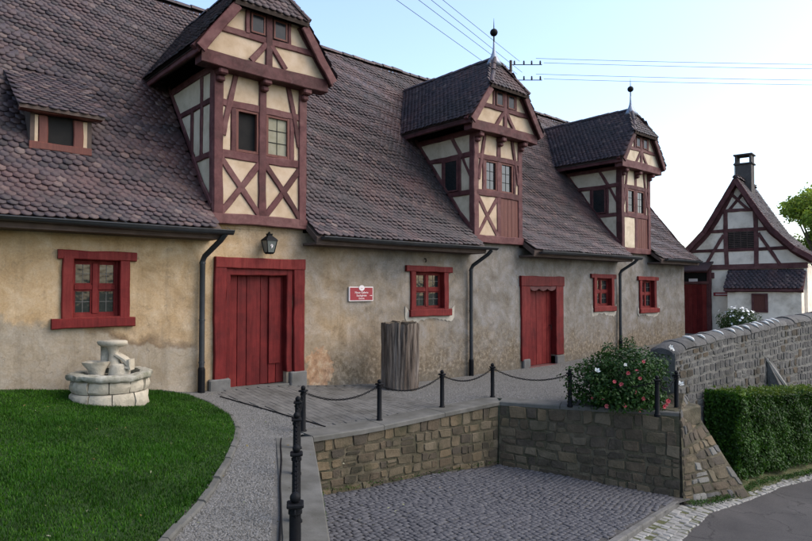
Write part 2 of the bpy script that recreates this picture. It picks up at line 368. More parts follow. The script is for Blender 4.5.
    col = mixc(nt, math_n(nt, 'MULTIPLY', bm, .6), col, bc)
    vo = nn(nt, 'ShaderNodeTexVoronoi', feature='DISTANCE_TO_EDGE'); vo.inputs['Scale'].default_value = .8
    wv = nn(nt, 'ShaderNodeVectorMath', operation='ADD'); link(nt, pos, wv.inputs[0])
    nz = nn(nt, 'ShaderNodeTexNoise'); nz.inputs['Scale'].default_value = 2.2; nz.inputs['Detail'].default_value = 9.0; link(nt, pos, nz.inputs['Vector'])
    link(nt, nz.outputs['Color'], wv.inputs[1]); link(nt, wv.outputs[0], vo.inputs['Vector'])
    crk = math_n(nt, 'MULTIPLY', ramp(nt, vo.outputs['Distance'], [(.0, .42), (.008, 0.0)]), ramp(nt, big, [(.45, 0.0), (.6, 1.0)]))
    col = mixc(nt, crk, col, (.09, .07, .05))
    # mottling of the old limewash
    mo = ramp(nt, noise_tex(nt, pos, 3.3, 12.0, .78, .4), [(.30, (0.6547, 0.6394, 0.6315)), (.46, (1.0233, 0.9788, 0.9079)), (.56, (1.02, 1.02, 1.02)), (.72, (1.32, 1.32, 1.32))])
    col = mixc(nt, 1.0, col, mo, 'MULTIPLY')
    gr = ramp(nt, noise_tex(nt, pos, 34.0, 8.0, .75), [(.3, (0.8448, 0.8251, 0.7895)), (.7, (1.18, 1.18, 1.18))])
    col = mixc(nt, 1.0, col, gr, 'MULTIPLY')
    link(nt, col, b.inputs['Base Color'])
    b.inputs['Roughness'].default_value = .92
    b.inputs['Specular IOR Level'].default_value = .2
    h = math_n(nt, 'ADD', math_n(nt, 'MULTIPLY', fine, .5), math_n(nt, 'ADD', math_n(nt, 'MULTIPLY', mid, .8), math_n(nt, 'MULTIPLY', fl, -.25)))
    add_bump(nt, b, h, .8, .025)
    return m
MAT['facade'] = facade_mat()

# ------------------------------------------------------------------ helpers
def V(*a):
    return np.array(a, float)

def empty(name, loc=(0, 0, 0), label=None, cat=None, group=None, kind=None):
    o = bpy.data.objects.new(name, None)
    COL.objects.link(o)
    o.location = loc
    o.empty_display_size = 0.2
    tag(o, label, cat, group, kind)
    return o

def tag(o, label=None, cat=None, group=None, kind=None):
    if label: o['label'] = label
    if cat: o['category'] = cat
    if group: o['group'] = group
    if kind: o['kind'] = kind
    return o

def _place(o, parent):
    COL.objects.link(o)
    if parent is not None:
        o.parent = parent
        bpy_m = WORLD.get(parent.name)
        if bpy_m is None:
            bpy_m = world_of(parent)
            WORLD[parent.name] = bpy_m
        o.matrix_parent_inverse = bpy_m
WORLD = {}
def world_of(o):
    # parents are only ever translated / rotated about z, so this is cheap
    m = Matrix.Identity(4)
    chain = []
    p = o
    while p is not None:
        chain.append(p)
        p = p.parent
    for q in reversed(chain):
        m = m @ q.matrix_parent_inverse @ q.matrix_basis
    return m.inverted()

def mesh_np(name, verts, faces_flat, loop_totals, mat, parent=None, tint=None, smooth=False):
    me = bpy.data.meshes.new(name)
    verts = np.asarray(verts, np.float32).reshape(-1, 3)
    ff = np.asarray(faces_flat, np.int32).ravel()
    lt = np.asarray(loop_totals, np.int32)
    me.vertices.add(len(verts))
    me.vertices.foreach_set('co', verts.ravel())
    me.loops.add(len(ff))
    me.loops.foreach_set('vertex_index', ff)
    me.polygons.add(len(lt))
    ls = np.concatenate(([0], np.cumsum(lt)[:-1])).astype(np.int32)
    me.polygons.foreach_set('loop_start', ls)
    me.polygons.foreach_set('loop_total', lt)
    if smooth:
        me.polygons.foreach_set('use_smooth', np.ones(len(lt), bool))
    me.update(calc_edges=True)
    me.validate()
    if tint is not None:
        at = me.attributes.new('tint', 'FLOAT', 'POINT')
        at.data.foreach_set('value', np.asarray(tint, np.float32))
    me.materials.append(MAT[mat] if isinstance(mat, str) else mat)
    o = bpy.data.objects.new(name, me)
    _place(o, parent)
    return o

class MB:
    def __init__(s):
        s.v = []; s.f = []
    def add(s, vs, fs):
        k = len(s.v)
        s.v += [tuple(map(float, p)) for p in vs]
        s.f += [tuple(i + k for i in f) for f in fs]
        return s
    def box(s, x0, x1, y0, y1, z0, z1):
        return s.add([(x0, y0, z0), (x1, y0, z0), (x1, y1, z0), (x0, y1, z0), (x0, y0, z1), (x1, y0, z1), (x1, y1, z1), (x0, y1, z1)],
                     [(3, 2, 1, 0), (4, 5, 6, 7), (0, 1, 5, 4), (1, 2, 6, 5), (2, 3, 7, 6), (3, 0, 4, 7)])
    def cbox(s, x0, x1, y0, y1, z0, z1, c=0.01):
        # chamfered box: hull of three shrunken boxes
        def ring(cx, z):
            return [(x0 + cx[0], y0 + cx[1], z), (x1 - cx[0], y0 + cx[1], z), (x1 - cx[0], y1 - cx[1], z), (x0 + cx[0], y1 - cx[1], z)]
        def oct_(z, c2):
            a, b_, c_, d = x0 + c2, x1 - c2, y0 + c2, y1 - c2
            return [(a + c, c_, z), (b_ - c, c_, z), (b_, c_ + c, z), (b_, d - c, z), (b_ - c, d, z), (a + c, d, z), (a, d - c, z), (a, c_ + c, z)]
        vs = oct_(z0, c) + oct_(z0 + c, 0) + oct_(z1 - c, 0) + oct_(z1, c)
        fs = [tuple(range(7, -1, -1)), tuple(range(24, 32))]
        for k in range(3):
            for i in range(8):
                j = (i + 1) % 8
                fs.append((k * 8 + i, k * 8 + j, k * 8 + 8 + j, k * 8 + 8 + i))
        return s.add(vs, fs)
    def tube(s, pts, r, n=8, caps=True, rs=None):
        pts = [Vector(p) for p in pts]
        base = len(s.v)
        up = None
        vs = []
        for i, p in enumerate(pts):
            a = pts[max(0, i - 1)]; b_ = pts[min(len(pts) - 1, i + 1)]
            t = (b_ - a).normalized()
            if up is None:
                up = Vector((0, 0, 1)) if abs(t.z) < .9 else Vector((1, 0, 0))
            u = (up - t * up.dot(t)).normalized()
            w = t.cross(u)
            up = u
            rr = rs[i] if rs else r
            for k in range(n):
                an = 2 * math.pi * k / n
                vs.append(p + u * (rr * math.cos(an)) + w * (rr * math.sin(an)))
        fs = []
        for i in range(len(pts) - 1):
            for k in range(n):
                j = (k + 1) % n
                fs.append((i * n + k, i * n + j, (i + 1) * n + j, (i + 1) * n + k))
        if caps:
            fs.append(tuple(range(n - 1, -1, -1)))
            fs.append(tuple((len(pts) - 1) * n + k for k in range(n)))
        return s.add(vs, fs)
    def lathe(s, c, prof, n=16, phase=0.0):
        vs = []; fs = []
        for (r, z) in prof:
            for k in range(n):
                an = 2 * math.pi * k / n + phase
                vs.append((c[0] + r * math.cos(an), c[1] + r * math.sin(an), c[2] + z))
        for i in range(len(prof) - 1):
            for k in range(n):
                j = (k + 1) % n
                fs.append((i * n + k, i * n + j, (i + 1) * n + j, (i + 1) * n + k))
        fs.append(tuple(range(n - 1, -1, -1)))
        fs.append(tuple((len(prof) - 1) * n + k for k in range(n)))
        return s.add(vs, fs)
    def build(s, name, mat, parent=None, smooth=False, tint=None, auto=None):
        me = bpy.data.meshes.new(name)
        me.from_pydata(s.v, [], s.f)
        me.update()
        if smooth:
            me.polygons.foreach_set('use_smooth', np.ones(len(me.polygons), bool))
        if tint is not None:
            at = me.attributes.new('tint', 'FLOAT', 'POINT')
            at.data.foreach_set('value', np.full(len(me.vertices), tint, np.float32))
        me.materials.append(MAT[mat])
        if auto:
            try:
                me.set_sharp_from_angle(angle=R(auto))
            except Exception:
                pass
        o = bpy.data.objects.new(name, me)
        _place(o, parent)
        return o

PROUD = [0]
def beam(name, p0, p1, w, d, n, mat='timber', parent=None, jit=0.008, c=0.012, proud=True, w1=None):
    """squared timber whose outer face lies on the line p0-p1; w across, d back along -n"""
    p0 = Vector(p0); p1 = Vector(p1); n = Vector(n).normalized()
    if proud:
        PROUD[0] = (PROUD[0] + 1) % 9
        off = n * (0.0023 * PROUD[0])
        p0 = p0 + off; p1 = p1 + off
    t = (p1 - p0); L = t.length; t.normalize()
    s = n.cross(t).normalized()
    seg = max(2, min(10, int(L / 0.2)))
    w1 = w if w1 is None else w1
    vs = []
    bow = random.uniform(-1, 1) * min(.02, .012 * L) * (.35 if mat == 'red' else 1.0)
    for i in range(seg + 1):
        q = i / seg
        p = p0.lerp(p1, q) + s * (bow * math.sin(math.pi * q))
        ww = w + (w1 - w) * q
        j1 = random.uniform(-jit, jit); j2 = random.uniform(-jit, jit); jn = random.uniform(-jit, jit) * .4
        sec = [(-ww / 2 + j1, -d), (-ww / 2 + j1, -c), (-ww / 2 + c + j1, jn), (ww / 2 - c + j2, jn), (ww / 2 + j2, -c), (ww / 2 + j2, -d)]
        vs += [p + s * a + n * b_ for a, b_ in sec]
    fs = []
    for i in range(seg):
        for k in range(6):
            j = (k + 1) % 6
            fs.append((i * 6 + k, i * 6 + j, (i + 1) * 6 + j, (i + 1) * 6 + k))
    fs.append(tuple(range(5, -1, -1)))
    fs.append(tuple(seg * 6 + k for k in range(6)))
    return MB().add(vs, fs).build(name, mat, parent, tint=random.random())

def pillow_panel(name, poly, n, mat, parent, bulge=0.008):
    """plaster infill: polygon (in order) with a thickness and a slightly domed face"""
    poly = [Vector(p) for p in poly]; n = Vector(n).normalized()
    c = sum(poly, Vector()) / len(poly)
    k = len(poly)
    vs = [p - n * .06 for p in poly] + poly + [p.lerp(c, .12) + n * bulge for p in poly]
    fs = []
    for i in range(k):
        j = (i + 1) % k
        fs += [(i, j, k + j, k + i), (k + i, k + j, 2 * k + j, 2 * k + i)]
    fs.append(tuple(2 * k + i for i in range(k)))
    fs.append(tuple(range(k - 1, -1, -1)))
    return MB().add(vs, fs).build(name, mat, parent)

# ---- irregular stones laid on a bilinear patch
def patch_fn(TL, TR, BR, BL):
    TL, TR, BR, BL = map(np.array, (TL, TR, BR, BL))
    def P(u, v):
        return (TL * (1 - u) + TR * u) * (1 - v) + (BL * (1 - u) + BR * u) * v
    return P

def stone_verts(P, N, u0, u1, v0, v1, proud, rnd, back=0.02, shear=0.0):
    us = [0, .05, .5, .95, 1]; vs_ = [0, .08, .5, .92, 1]
    out = []
    cj = [(rnd.uniform(-.10, .10), rnd.uniform(-.12, .12)) for _ in range(4)]
    for j, b in enumerate(vs_):
        for i, a in enumerate(us):
            aa, bb = a, b
            corner = (i in (0, 4)) and (j in (0, 4))
            ring = (i in (0, 4)) or (j in (0, 4))
            inner_c = (i in (1, 3)) and (j in (1, 3))
            if corner:
                q_ = rnd.uniform(.0, .05); aa += q_ * (1 if i == 0 else -1); bb += q_ * 1.2 * (1 if j == 0 else -1)
            if inner_c:
                aa += rnd.uniform(.0, .05) * (1 if i == 1 else -1); bb += rnd.uniform(.0, .07) * (1 if j == 1 else -1)
            if not ring:
                aa += rnd.uniform(-.03, .03); bb += rnd.uniform(-.04, .04)
            wts = ((1 - aa) * (1 - bb), aa * (1 - bb), aa * bb, (1 - aa) * bb)
            aa += sum(w_ * c_[0] for w_, c_ in zip(wts, cj)); bb += sum(w_ * c_[1] for w_, c_ in zip(wts, cj))
            u = u0 + (u1 - u0) * aa; v = v0 + (v1 - v0) * (bb + shear * (aa - .5))
            h = -back if ring else proud * rnd.uniform(.55, 1.3)
            out.append(P(u, v) + N * h)
    return out
GRID5 = [(j * 5 + i, (j + 1) * 5 + i, (j + 1) * 5 + i + 1, j * 5 + i + 1) for j in range(4) for i in range(4)]

def stone_wall(parent, corners, rows, wmin, wmax, mat, proud=0.022, seed=1, gap=0.012, name='stone', row0=None, limit=None, flip=False):
    rnd = random.Random(seed)
    P = patch_fn(*corners)
    TL, TR, BR, BL = [np.array(c, float) for c in corners]
    N = np.cross(TR - TL, TL - BL); N /= np.linalg.norm(N)
    L = np.linalg.norm(TR - TL); H = np.linalg.norm(((TL - BL) + (TR - BR)) / 2)
    hs = [rnd.uniform(.75, 1.25) for _ in range(rows)]
    if row0: hs[0] = row0
    tot = sum(hs); vv = [0]
    for h in hs: vv.append(vv[-1] + h / tot)
    made = []
    for r in range(rows):
        x = -rnd.uniform(0, wmax * .5)
        while x < L:
            w = rnd.uniform(wmin, wmax)
            a, b = max(0, x) + gap / 2, min(L, x + w) - gap / 2
            if b - a > .05:
                dv = gap / 2 / H
                v0 = vv[r] + dv + rnd.uniform(-.08, .08) * (vv[r + 1] - vv[r]) * (r > 0)
                v1 = vv[r + 1] - dv + rnd.uniform(-.08, .08) * (vv[r + 1] - vv[r]) * (r < rows - 1)
                if rnd.random() < .10 and r > 0 and (b - a) > wmin * .8:   # two thin stones instead of one
                    vm = (v0 + v1) / 2
                    spans = [(v0, vm - dv), (vm + dv, v1)]
                else:
                    spans = [(v0, v1)]
                for (s0, s1) in spans:
                    vs = stone_verts(P, N, a / L, b / L, s0, s1, proud * rnd.uniform(.6, 1.35), rnd, shear=rnd.uniform(-.08, .08))
                    made.append(vs)
            x += w
    made.sort(key=lambda q: float(np.linalg.norm(q[12] - np.array([0, -10.077, 1.8]))))
    for vs in made[:limit]:
        MB().add(vs, GRID5).build(name, mat if not isinstance(mat, (list, tuple)) else rnd.choice(mat), parent, smooth=True, auto=38)
    if limit is not None and len(made) > limit:
        mb = MB()
        for vs in made[limit:]: mb.add(vs, GRID5)
        mb.build(name + '_field', mat if not isinstance(mat, (list, tuple)) else mat[0], parent, smooth=True, auto=38)['kind'] = 'stuff'
    return made

def slab(corners, thick, mat, name, parent=None, bump=0.008, res=0.12, back=None):
    """mortar body: rough front face on the patch, thickness behind it"""
    P = patch_fn(*corners)
    TL, TR, BR, BL = [np.array(c, float) for c in corners]
    N = np.cross(TR - TL, TL - BL); N /= np.linalg.norm(N)
    nu = max(2, int(np.linalg.norm(TR - TL) / res)); nv = max(2, int(np.linalg.norm(TL - BL) / res))
    mb = MB(); vs = []
    for j in range(nv + 1):
        for i in range(nu + 1):
            p = P(i / nu, j / nv)
            h = (noise.noise(Vector(p * 9)) * bump) if 0 < i < nu and 0 < j < nv else 0
            vs.append(p + N * h)
    W = nu + 1
    fs = [(j * W + i, (j + 1) * W + i, (j + 1) * W + i + 1, j * W + i + 1) for j in range(nv) for i in range(nu)]
    k = len(vs)
    cs = [TL, TR, BR, BL]
    vs += [c - N * .0 for c in cs] + [(c - N * thick if back is None else c + np.array(back, float)) for c in cs]
    for i in range(4):
        j = (i + 1) % 4
        fs.append((k + i, k + j, k + 4 + j, k + 4 + i))
    fs.append((k + 4, k + 5, k + 6, k + 7))
    mb.add(vs, fs)
    return mb.build(name, mat, parent, smooth=False)

# ---- leaves: many small folded leaf faces in one mesh
def leaf_mesh(name, P, D, size, mat, parent, aspect=0.5, tint=None, rng=RNG):
    """P centres (n,3), D facing normals (n,3)"""
    n = len(P)
    D = D / (np.linalg.norm(D, axis=1, keepdims=True) + 1e-9)
    A = rng.normal(size=(n, 3)); A -= D * np.sum(A * D, axis=1, keepdims=True)
    A /= np.linalg.norm(A, axis=1, keepdims=True) + 1e-9
    B = np.cross(D, A)
    s = size * rng.uniform(.65, 1.3, (n, 1))
    v0 = P - A * s * .5; v2 = P + A * s * .5
    v1 = P + B * s * aspect * .5 + D * s * .12; v3 = P - B * s * aspect * .5 + D * s * .12
    verts = np.stack([v0, v1, v2, v3], 1).reshape(-1, 3)
    i = np.arange(n)[:, None] * 4
    faces = np.concatenate([i, i + 1, i + 2, i, i + 2, i + 3], 1)
    t = rng.random(n) if tint is None else tint
    return mesh_np(name, verts, faces, np.full(2 * n, 3), mat, parent, tint=np.repeat(t, 4))

# ------------------------------------------------------------------ terrain
_X = [-8, 0, 1.4, 2.7, 4.2, 5.5, 7, 9.5, 14, 18, 22, 30]
_Y0 = [.6, .5, .39, .24, .08, .06, -.1, -.27, -.28, -.15, .0, .0]
_Y1 = [.45, .35, .25, .12, -.14, -.2, -.2, -.2, -.2, -.12, .0, .0]
_Y2 = [.35, .2, .02, -.12, -.2, -.2, -.2, -.2, -.2, -.12, .0, .0]
def zt(X, Y):
    a = np.interp(X, _X, _Y0); b = np.interp(X, _X, _Y1); c = np.interp(X, _X, _Y2)
    Y = np.asarray(Y, float)
    t1 = np.clip(-Y / 2.8, 0, 1); t2 = np.clip((-Y - 2.8) / 3.2, 0, 1)
    return (a * (1 - t1) + b * t1) * (1 - t2) + c * t2
XT = [-30, 2, 4.5, 8.3, 12, 16, 30, 60]
ZT = [-.6, -.75, -1.0, -1.33, -1.68, -1.95, -2.3, -2.5]
def zr(X, Y):
    return np.interp(X, XT, ZT) + .037 * (np.clip(Y, -9, -3) + 3)
def zb(X, Y):
    return zr(X, Y) + .08

def inside(poly, x, y):
    x = np.asarray(x, float); y = np.asarray(y, float)
    r = np.zeros(x.shape, bool)
    n = len(poly)
    for i in range(n):
        x0, y0 = poly[i]; x1, y1 = poly[(i + 1) % n]
        c = ((y0 > y) != (y1 > y)) & (x < (x1 - x0) * (y - y0) / (y1 - y0 + 1e-12) + x0)
        r ^= c
    return r

def sheet(name, poly, zf, mat, step=0.1, kind='structure', jitter=0.0, dz=0.0, parent=None):
    """ground sheet of grid cells whose centre lies in the polygon"""
    xs = np.array([p[0] for p in poly]); ys = np.array([p[1] for p in poly])
    gx = np.arange(xs.min() - step, xs.max() + step, step); gy = np.arange(ys.min() - step, ys.max() + step, step)
    XX, YY = np.meshgrid(gx, gy)
    cxx = XX[:-1, :-1] + step / 2; cyy = YY[:-1, :-1] + step / 2
    ok = inside(poly, cxx, cyy)
    jj, ii = np.nonzero(ok)
    W = len(gx)
    f = np.stack([jj * W + ii, jj * W + ii + 1, (jj + 1) * W + ii + 1, (jj + 1) * W + ii], 1)
    used, inv = np.unique(f.ravel(), return_inverse=True)
    z = zf(XX.ravel()[used], YY.ravel()[used]) + dz
    if jitter:
        z = z + RNG.normal(0, jitter, len(used))
    v = np.stack([XX.ravel()[used], YY.ravel()[used], z], 1)
    o = mesh_np(name, v, inv.reshape(-1, 4), np.full(len(f), 4), mat, parent, smooth=True)
    if kind: o['kind'] = kind
    return o

def poly_prism(name, pts, zf, thick, mat, dz=0.0, parent=None, kind=None, seg=0.4, c=0.015):
    """solid strip following the ground: pts is a list of (left, right) pairs along the strip"""
    rows = []
    for (a, b), (c2, d) in zip(pts[:-1], pts[1:]):
        L = math.hypot(a[0] - c2[0], a[1] - c2[1])
        n = max(1, int(L / seg))
        for i in range(n):
            t = i / n
            rows.append(((a[0] + (c2[0] - a[0]) * t, a[1] + (c2[1] - a[1]) * t), (b[0] + (d[0] - b[0]) * t, b[1] + (d[1] - b[1]) * t)))
    rows.append(pts[-1])
    vs = []; fs = []
    for (a, b) in rows:
        za = float(zf(a[0], a[1])) + dz; zb_ = float(zf(b[0], b[1])) + dz
        A = V(a[0], a[1], za); B = V(b[0], b[1], zb_)
        d = (B - A) / np.linalg.norm(B - A) * c
        vs += [A - V(0, 0, thick), A - V(0, 0, c), A + d, B - d, B - V(0, 0, c), B - V(0, 0, thick)]
    for i in range(len(rows) - 1):
        for k in range(6):
            j = (k + 1) % 6
            fs.append((i * 6 + k, i * 6 + j, i * 6 + 6 + j, i * 6 + 6 + k))
    fs += [tuple(range(5, -1, -1)), tuple((len(rows) - 1) * 6 + k for k in range(6))]
    o = MB().add(vs, fs).build(name, mat, parent)
    if kind: o['kind'] = kind
    return o

# far ground
o = MB().add([(-1500, -1500, -3.2), (1500, -1500, -3.2), (1500, 1500, -3.2), (-1500, 1500, -3.2)], [(0, 1, 2, 3)]).build('ground', 'ground')
o['kind'] = 'structure'

# terrace (gravel) with the parking bay cut out of it
EDGE = [(-.35, -11.2), (2.8, -5.93), (4.5, -3.12), (8.47, -2.94), (9.86, -5.5), (10.75, -5.15), (10.95, -4.9), (20.5, -5.15), (40, -6.5)]
terr_poly = [(-9, -11.2), (-.6, -11.2), (2.55, -5.85), (4.3, -2.8), (8.75, -2.65), (9.98, -5.1), (10.75, -5.0), (11.1, -4.7), (20.5, -4.9), (40, -6.2), (40, 12), (-9, 12)]
terrace = sheet('terrace', terr_poly, zt, 'gravel_bed', 0.12)
# road and bay floor
road_poly = [(-30, -30), (70, -30), (70, -5.6), (16, -5.6), (9.4, -5.5), (7.1, -5.9), (2.0, -6.9), (-.5, -11), (-3, -14), (-30, -20)]
road = sheet('road', road_poly, zr, 'asphalt', 0.5)
bay_poly = [(-.5, -11), (2.9, -5.95), (4.55, -3.05), (8.5, -2.9), (9.85, -5.5), (9.75, -5.72), (9.37, -5.66), (6.85, -6.04), (2.0, -6.75)]
zbw = lambda x, y: zb(x, y) + .018 * np.sin(np.asarray(x) * 2.1) * np.sin(np.asarray(y) * 1.7)
bayfloor = sheet('parking_bay', bay_poly, zbw, 'sett_bed', 0.1, dz=-.004)
verge_poly = [(10.5, -5.6), (10.7, -5.95), (11.4, -5.98), (12.6, -5.85), (14.6, -6.1), (20, -6.4), (20, -4.9), (10.5, -4.9)]
verge = sheet('verge', verge_poly, lambda x, y: zr(x, y) + .02 + .16 * np.clip((y + 5.85) / .6, 0, 1), 'soil', 0.1, jitter=.012)

# coping strips: smooth concrete along the bay
cp = empty('coping', (4.5, -3.1, -.2), kind='structure')
CZ = lambda x, y: zt(x, y)
poly_prism('coping_slab', [((-.72, -11.2), (-.3, -11.2)), ((2.41, -5.93), (2.83, -5.93)), ((3.98, -3.05), (4.5, -3.12))], CZ, .28, 'concrete', .015, cp)
xs = [4.5, 5.75, 7.05, 8.47]
for i in range(3):
    a, b = xs[i] + .004, xs[i + 1] - .004
    ya = lambda x: -3.12 + (x - 4.5) * .0453
    bl_ = b + (.36 if i == 2 else 0)
    poly_prism('coping_slab', [((a, ya(a) + .42), (a, ya(a) - .015)), ((bl_, ya(b) + .42), (b, ya(b) - .015))], CZ, .07, 'concrete', .012 + .002 * i, cp)
ts = [0.0, .36, .68, 1.0]
for i in range(3):
    t0, t1 = ts[i] + .002, ts[i + 1] - .002
    L = lambda t: (8.455 + 1.39 * t, -2.94 - 2.56 * t)
    Rr = lambda t: (8.83 + 1.36 * t, -2.74 - 2.56 * t)
    poly_prism('coping_slab', [(L(t0), Rr(t0)), (L(t1), Rr(t1))], CZ, .07, 'concrete', .013 + .002 * i, cp)

# thin dark steel edging between the gravel path and the coping
e = MB()
for a, b in (((4.06, -3.1), (1.90, -6.82)), ((4.42, -.55), (4.98, -2.72))):
    n = 14
    pts = []
    for i in range(n + 1):
        t = i / n
        x = a[0] + (b[0] - a[0]) * t; y = a[1] + (b[1] - a[1]) * t
        pts.append((x - .02, y + .012 * math.sin(t * 17), float(zt(x, y)) + .018))
    m_ = MB().tube(pts, .010, 6)
    tag(m_.build('path_edging', 'iron'), 'thin dark metal strip edging the gravel path' if a[0] < 4.3 else 'thin dark drain strip between gravel and paving before the big red door', 'edging')

# kerb of the bay along the road
kb = empty('kerb', (8, -5.9, -1.3), kind='structure')
P0 = (6.2, -6.10); P1 = (9.30, -5.63); Q0 = (6.35, -6.22); Q1 = (9.46, -5.66)
P0 = (4.2, -6.45); Q0 = (4.4, -6.55)
N = 9
for i in range(N):
    t0 = i / N + .0015; t1 = (i + 1) / N - .0015
    f = lambda a, b, t: (a[0] + (b[0] - a[0]) * t, a[1] + (b[1] - a[1]) * t)
    poly_prism('kerb_stone', [(f(P0, P1, t0), f(Q0, Q1, t0)), (f(P0, P1, t1), f(Q0, Q1, t1))], zb, .3, 'kerb', .012 + random.uniform(-.004, .006), kb, c=.02)

# ---- setts and pavers: shared mesh, the nearest as objects, the rest in one mesh
def block_proto(name, w, l, h, c, mat):
    mb = MB()
    a, b = w / 2, l / 2
    vs = [(-a, -b, -h), (a, -b, -h), (a, b, -h), (-a, b, -h), (-a, -b, -c), (a, -b, -c), (a, b, -c), (-a, b, -c),
          (-a + c, -b + c, 0), (a - c, -b + c, 0), (a - c, b - c, 0), (-a + c, b - c, 0)]
    fs = [(8, 9, 10, 11)]
    for k in (0, 4):
        for i in range(4):
            j = (i + 1) % 4
            fs.append((k + i, k + j, k + 4 + j, k + 4 + i))
    return np.array(vs), fs

def lay(name, centers, angs, scales, proto, mat, parent, near=300, zf=None, tl=.02):
    vs, fs = proto
    cp_ = np.array([0, -10.077])
    d = np.hypot(centers[:, 0] - cp_[0], centers[:, 1] - cp_[1])
    order = np.argsort(d)
    me = bpy.data.meshes.new(name)
    me.from_pydata([tuple(v) for v in vs], [], fs)
    me.materials.append(MAT[mat])
    near = min(near, len(order))
    cx_, cy_ = centers[:, 0], centers[:, 1]
    gxs = (zf(cx_ + .05, cy_) - zf(cx_ - .05, cy_)) / .1; gys = (zf(cx_, cy_ + .05) - zf(cx_, cy_ - .05)) / .1
    inv = world_of(parent)
    for i in order[:near]:
        o = bpy.data.objects.new(name, me)
        COL.objects.link(o)
        o.parent = parent
        o.matrix_parent_inverse = inv
        o.location = centers[i]
        nrm_ = Vector((-gxs[i] + random.uniform(-tl, tl), -gys[i] + random.uniform(-tl, tl), 1.0)).normalized()
        o.rotation_euler = (Vector((0, 0, 1)).rotation_difference(nrm_).to_matrix() @ Matrix.Rotation(angs[i], 3, 'Z')).to_euler()
        o.scale = (scales[i][0], scales[i][1], 1)
    rest = order[near:]
    if len(rest):
        c, s = np.cos(angs[rest]), np.sin(angs[rest])
        lx = vs[None, :, 0] * scales[rest][:, 0:1]; ly = vs[None, :, 1] * scales[rest][:, 1:2]
        tilt = RNG.normal(0, tl, (len(rest), 2)) + np.column_stack([gxs[rest], gys[rest]])
        X = lx * c[:, None] - ly * s[:, None] + centers[rest, 0:1]
        Y = lx * s[:, None] + ly * c[:, None] + centers[rest, 1:2]
        Z = vs[None, :, 2] + centers[rest, 2:3] + (X - centers[rest, 0:1]) * tilt[:, 0:1] + (Y - centers[rest, 1:2]) * tilt[:, 1:2]
        allv = np.stack([X, Y, Z], 2).reshape(-1, 3)
        fa = np.array(fs)
        F = (fa[None] + (np.arange(len(rest)) * len(vs))[:, None, None]).reshape(-1, 4)
        o = mesh_np(name + '_field', allv, F, np.full(len(F), 4), mat, parent, tint=np.repeat(RNG.random(len(rest)), len(vs)))
        o['kind'] = 'stuff'

# bay floor setts, rows along the bay, gently wavy
ang0 = math.atan2(.0453 * 4, 4) + R(8)
ux, uy = math.cos(ang0), math.sin(ang0)
cs = []; an = []; scs = []
pw = .076
inb = [(-.3, -10.9), (2.95, -5.95), (4.6, -3.13), (8.42, -2.99), (9.66, -5.5), (9.3, -5.6), (6.3, -6.05), (4.3, -6.35), (2.1, -6.7)]
for j in range(-110, 70):
    x = -4 + random.uniform(0, .1)
    while x < 12:
        w = pw * random.uniform(.7, 1.4)
        yy = j * .07 + .05 * math.sin(x * 1.7 + j * .05) + .02 * math.sin(x * 4.1 + j * .21) + random.uniform(-.012, .012)
        X = x * ux - yy * uy + .2; Y = x * uy + yy * ux - 4.6
        if X > 3.0 and Y > -6.7:
            cs.append((X, Y)); an.append(ang0 + random.uniform(-.16, .16)); scs.append(((w - .009) / .1, random.uniform(.58, .67)))
        x += w
cs = np.array(cs); an = np.array(an); scs = np.array(scs)
k = inside(inb, cs[:, 0], cs[:, 1])
cs, an, scs = cs[k], an[k], scs[k]
C3 = np.column_stack([cs, zb(cs[:, 0], cs[:, 1]) + .008 + RNG.normal(0, .0025, len(cs)) + .018 * np.sin(cs[:, 0] * 2.1) * np.sin(cs[:, 1] * 1.7)])
lay('sett', C3, an, scs, block_proto('sett', .1, .1, .05, .008, 'sett'), 'sett', bayfloor, zf=zb)

# pavers in front of the big door
cs = []; an = []; scs = []
pav = [(4.45, -.22), (7.75, -.16), (7.3, -1.3), (7.55, -2.62), (4.98, -2.62)]
for i in range(60):
    x = 4.2 + i * .103
    y = -3.0 - (.1 if i % 2 else 0)
    while y < 0:
        cs.append((x + random.uniform(-.003, .003), y)); an.append(R(90) + random.uniform(-.015, .015)); scs.append((1.0, 1.0))
        y += .206
cs = np.array(cs); an = np.array(an); scs = np.array(scs)
k = inside(pav, cs[:, 0], cs[:, 1])
cs, an, scs = cs[k], an[k], scs[k]
C3 = np.column_stack([cs, zt(cs[:, 0], cs[:, 1]) + .012 + RNG.normal(0, .0008, len(cs))])
lay('paver', C3, an, scs, block_proto('paver', .203, .1, .05, .004, 'paver'), 'paver', terrace, zf=zt, tl=.003)

# pale gutter stones between kerb / buttress and asphalt
gin = [(4.5, -6.62), (7.23, -6.03), (9.47, -5.66), (10.23, -5.86), (12.56, -5.74), (14.63, -6.02), (17, -6.3)]
gout = [(5.2, -7.0), (7.9, -6.39), (9.67, -6.04), (11.0, -6.05), (12.7, -6.02), (14.7, -6.24), (17, -6.52)]
def polylen(p):
    d = [0]
    for a, b in zip(p[:-1], p[1:]): d.append(d[-1] + math.dist(a, b))
    return d
def resample(p, ts):
    d = polylen(p)
    return np.column_stack([np.interp(ts * d[-1], d, [q[0] for q in p]), np.interp(ts * d[-1], d, [q[1] for q in p])])
gutter = empty('gutter', (9.6, -5.8, -1.5), kind='structure')
gi_ = resample(gin, np.linspace(0, 1, 120)); go_ = resample(gout, np.linspace(0, 1, 120))
gv = []; gf = []
for k in range(120):
    for q, dz in ((gi_[k], .006), (go_[k], .006)):
        gv.append((q[0], q[1], float(zr(q[0], q[1])) + dz))
gf = [(2 * k, 2 * k + 1, 2 * k + 3, 2 * k + 2) for k in range(119)]
MB().add(gv, gf).build('gutter_bed', 'soil', gutter)
cs = []; an = []; scs = []
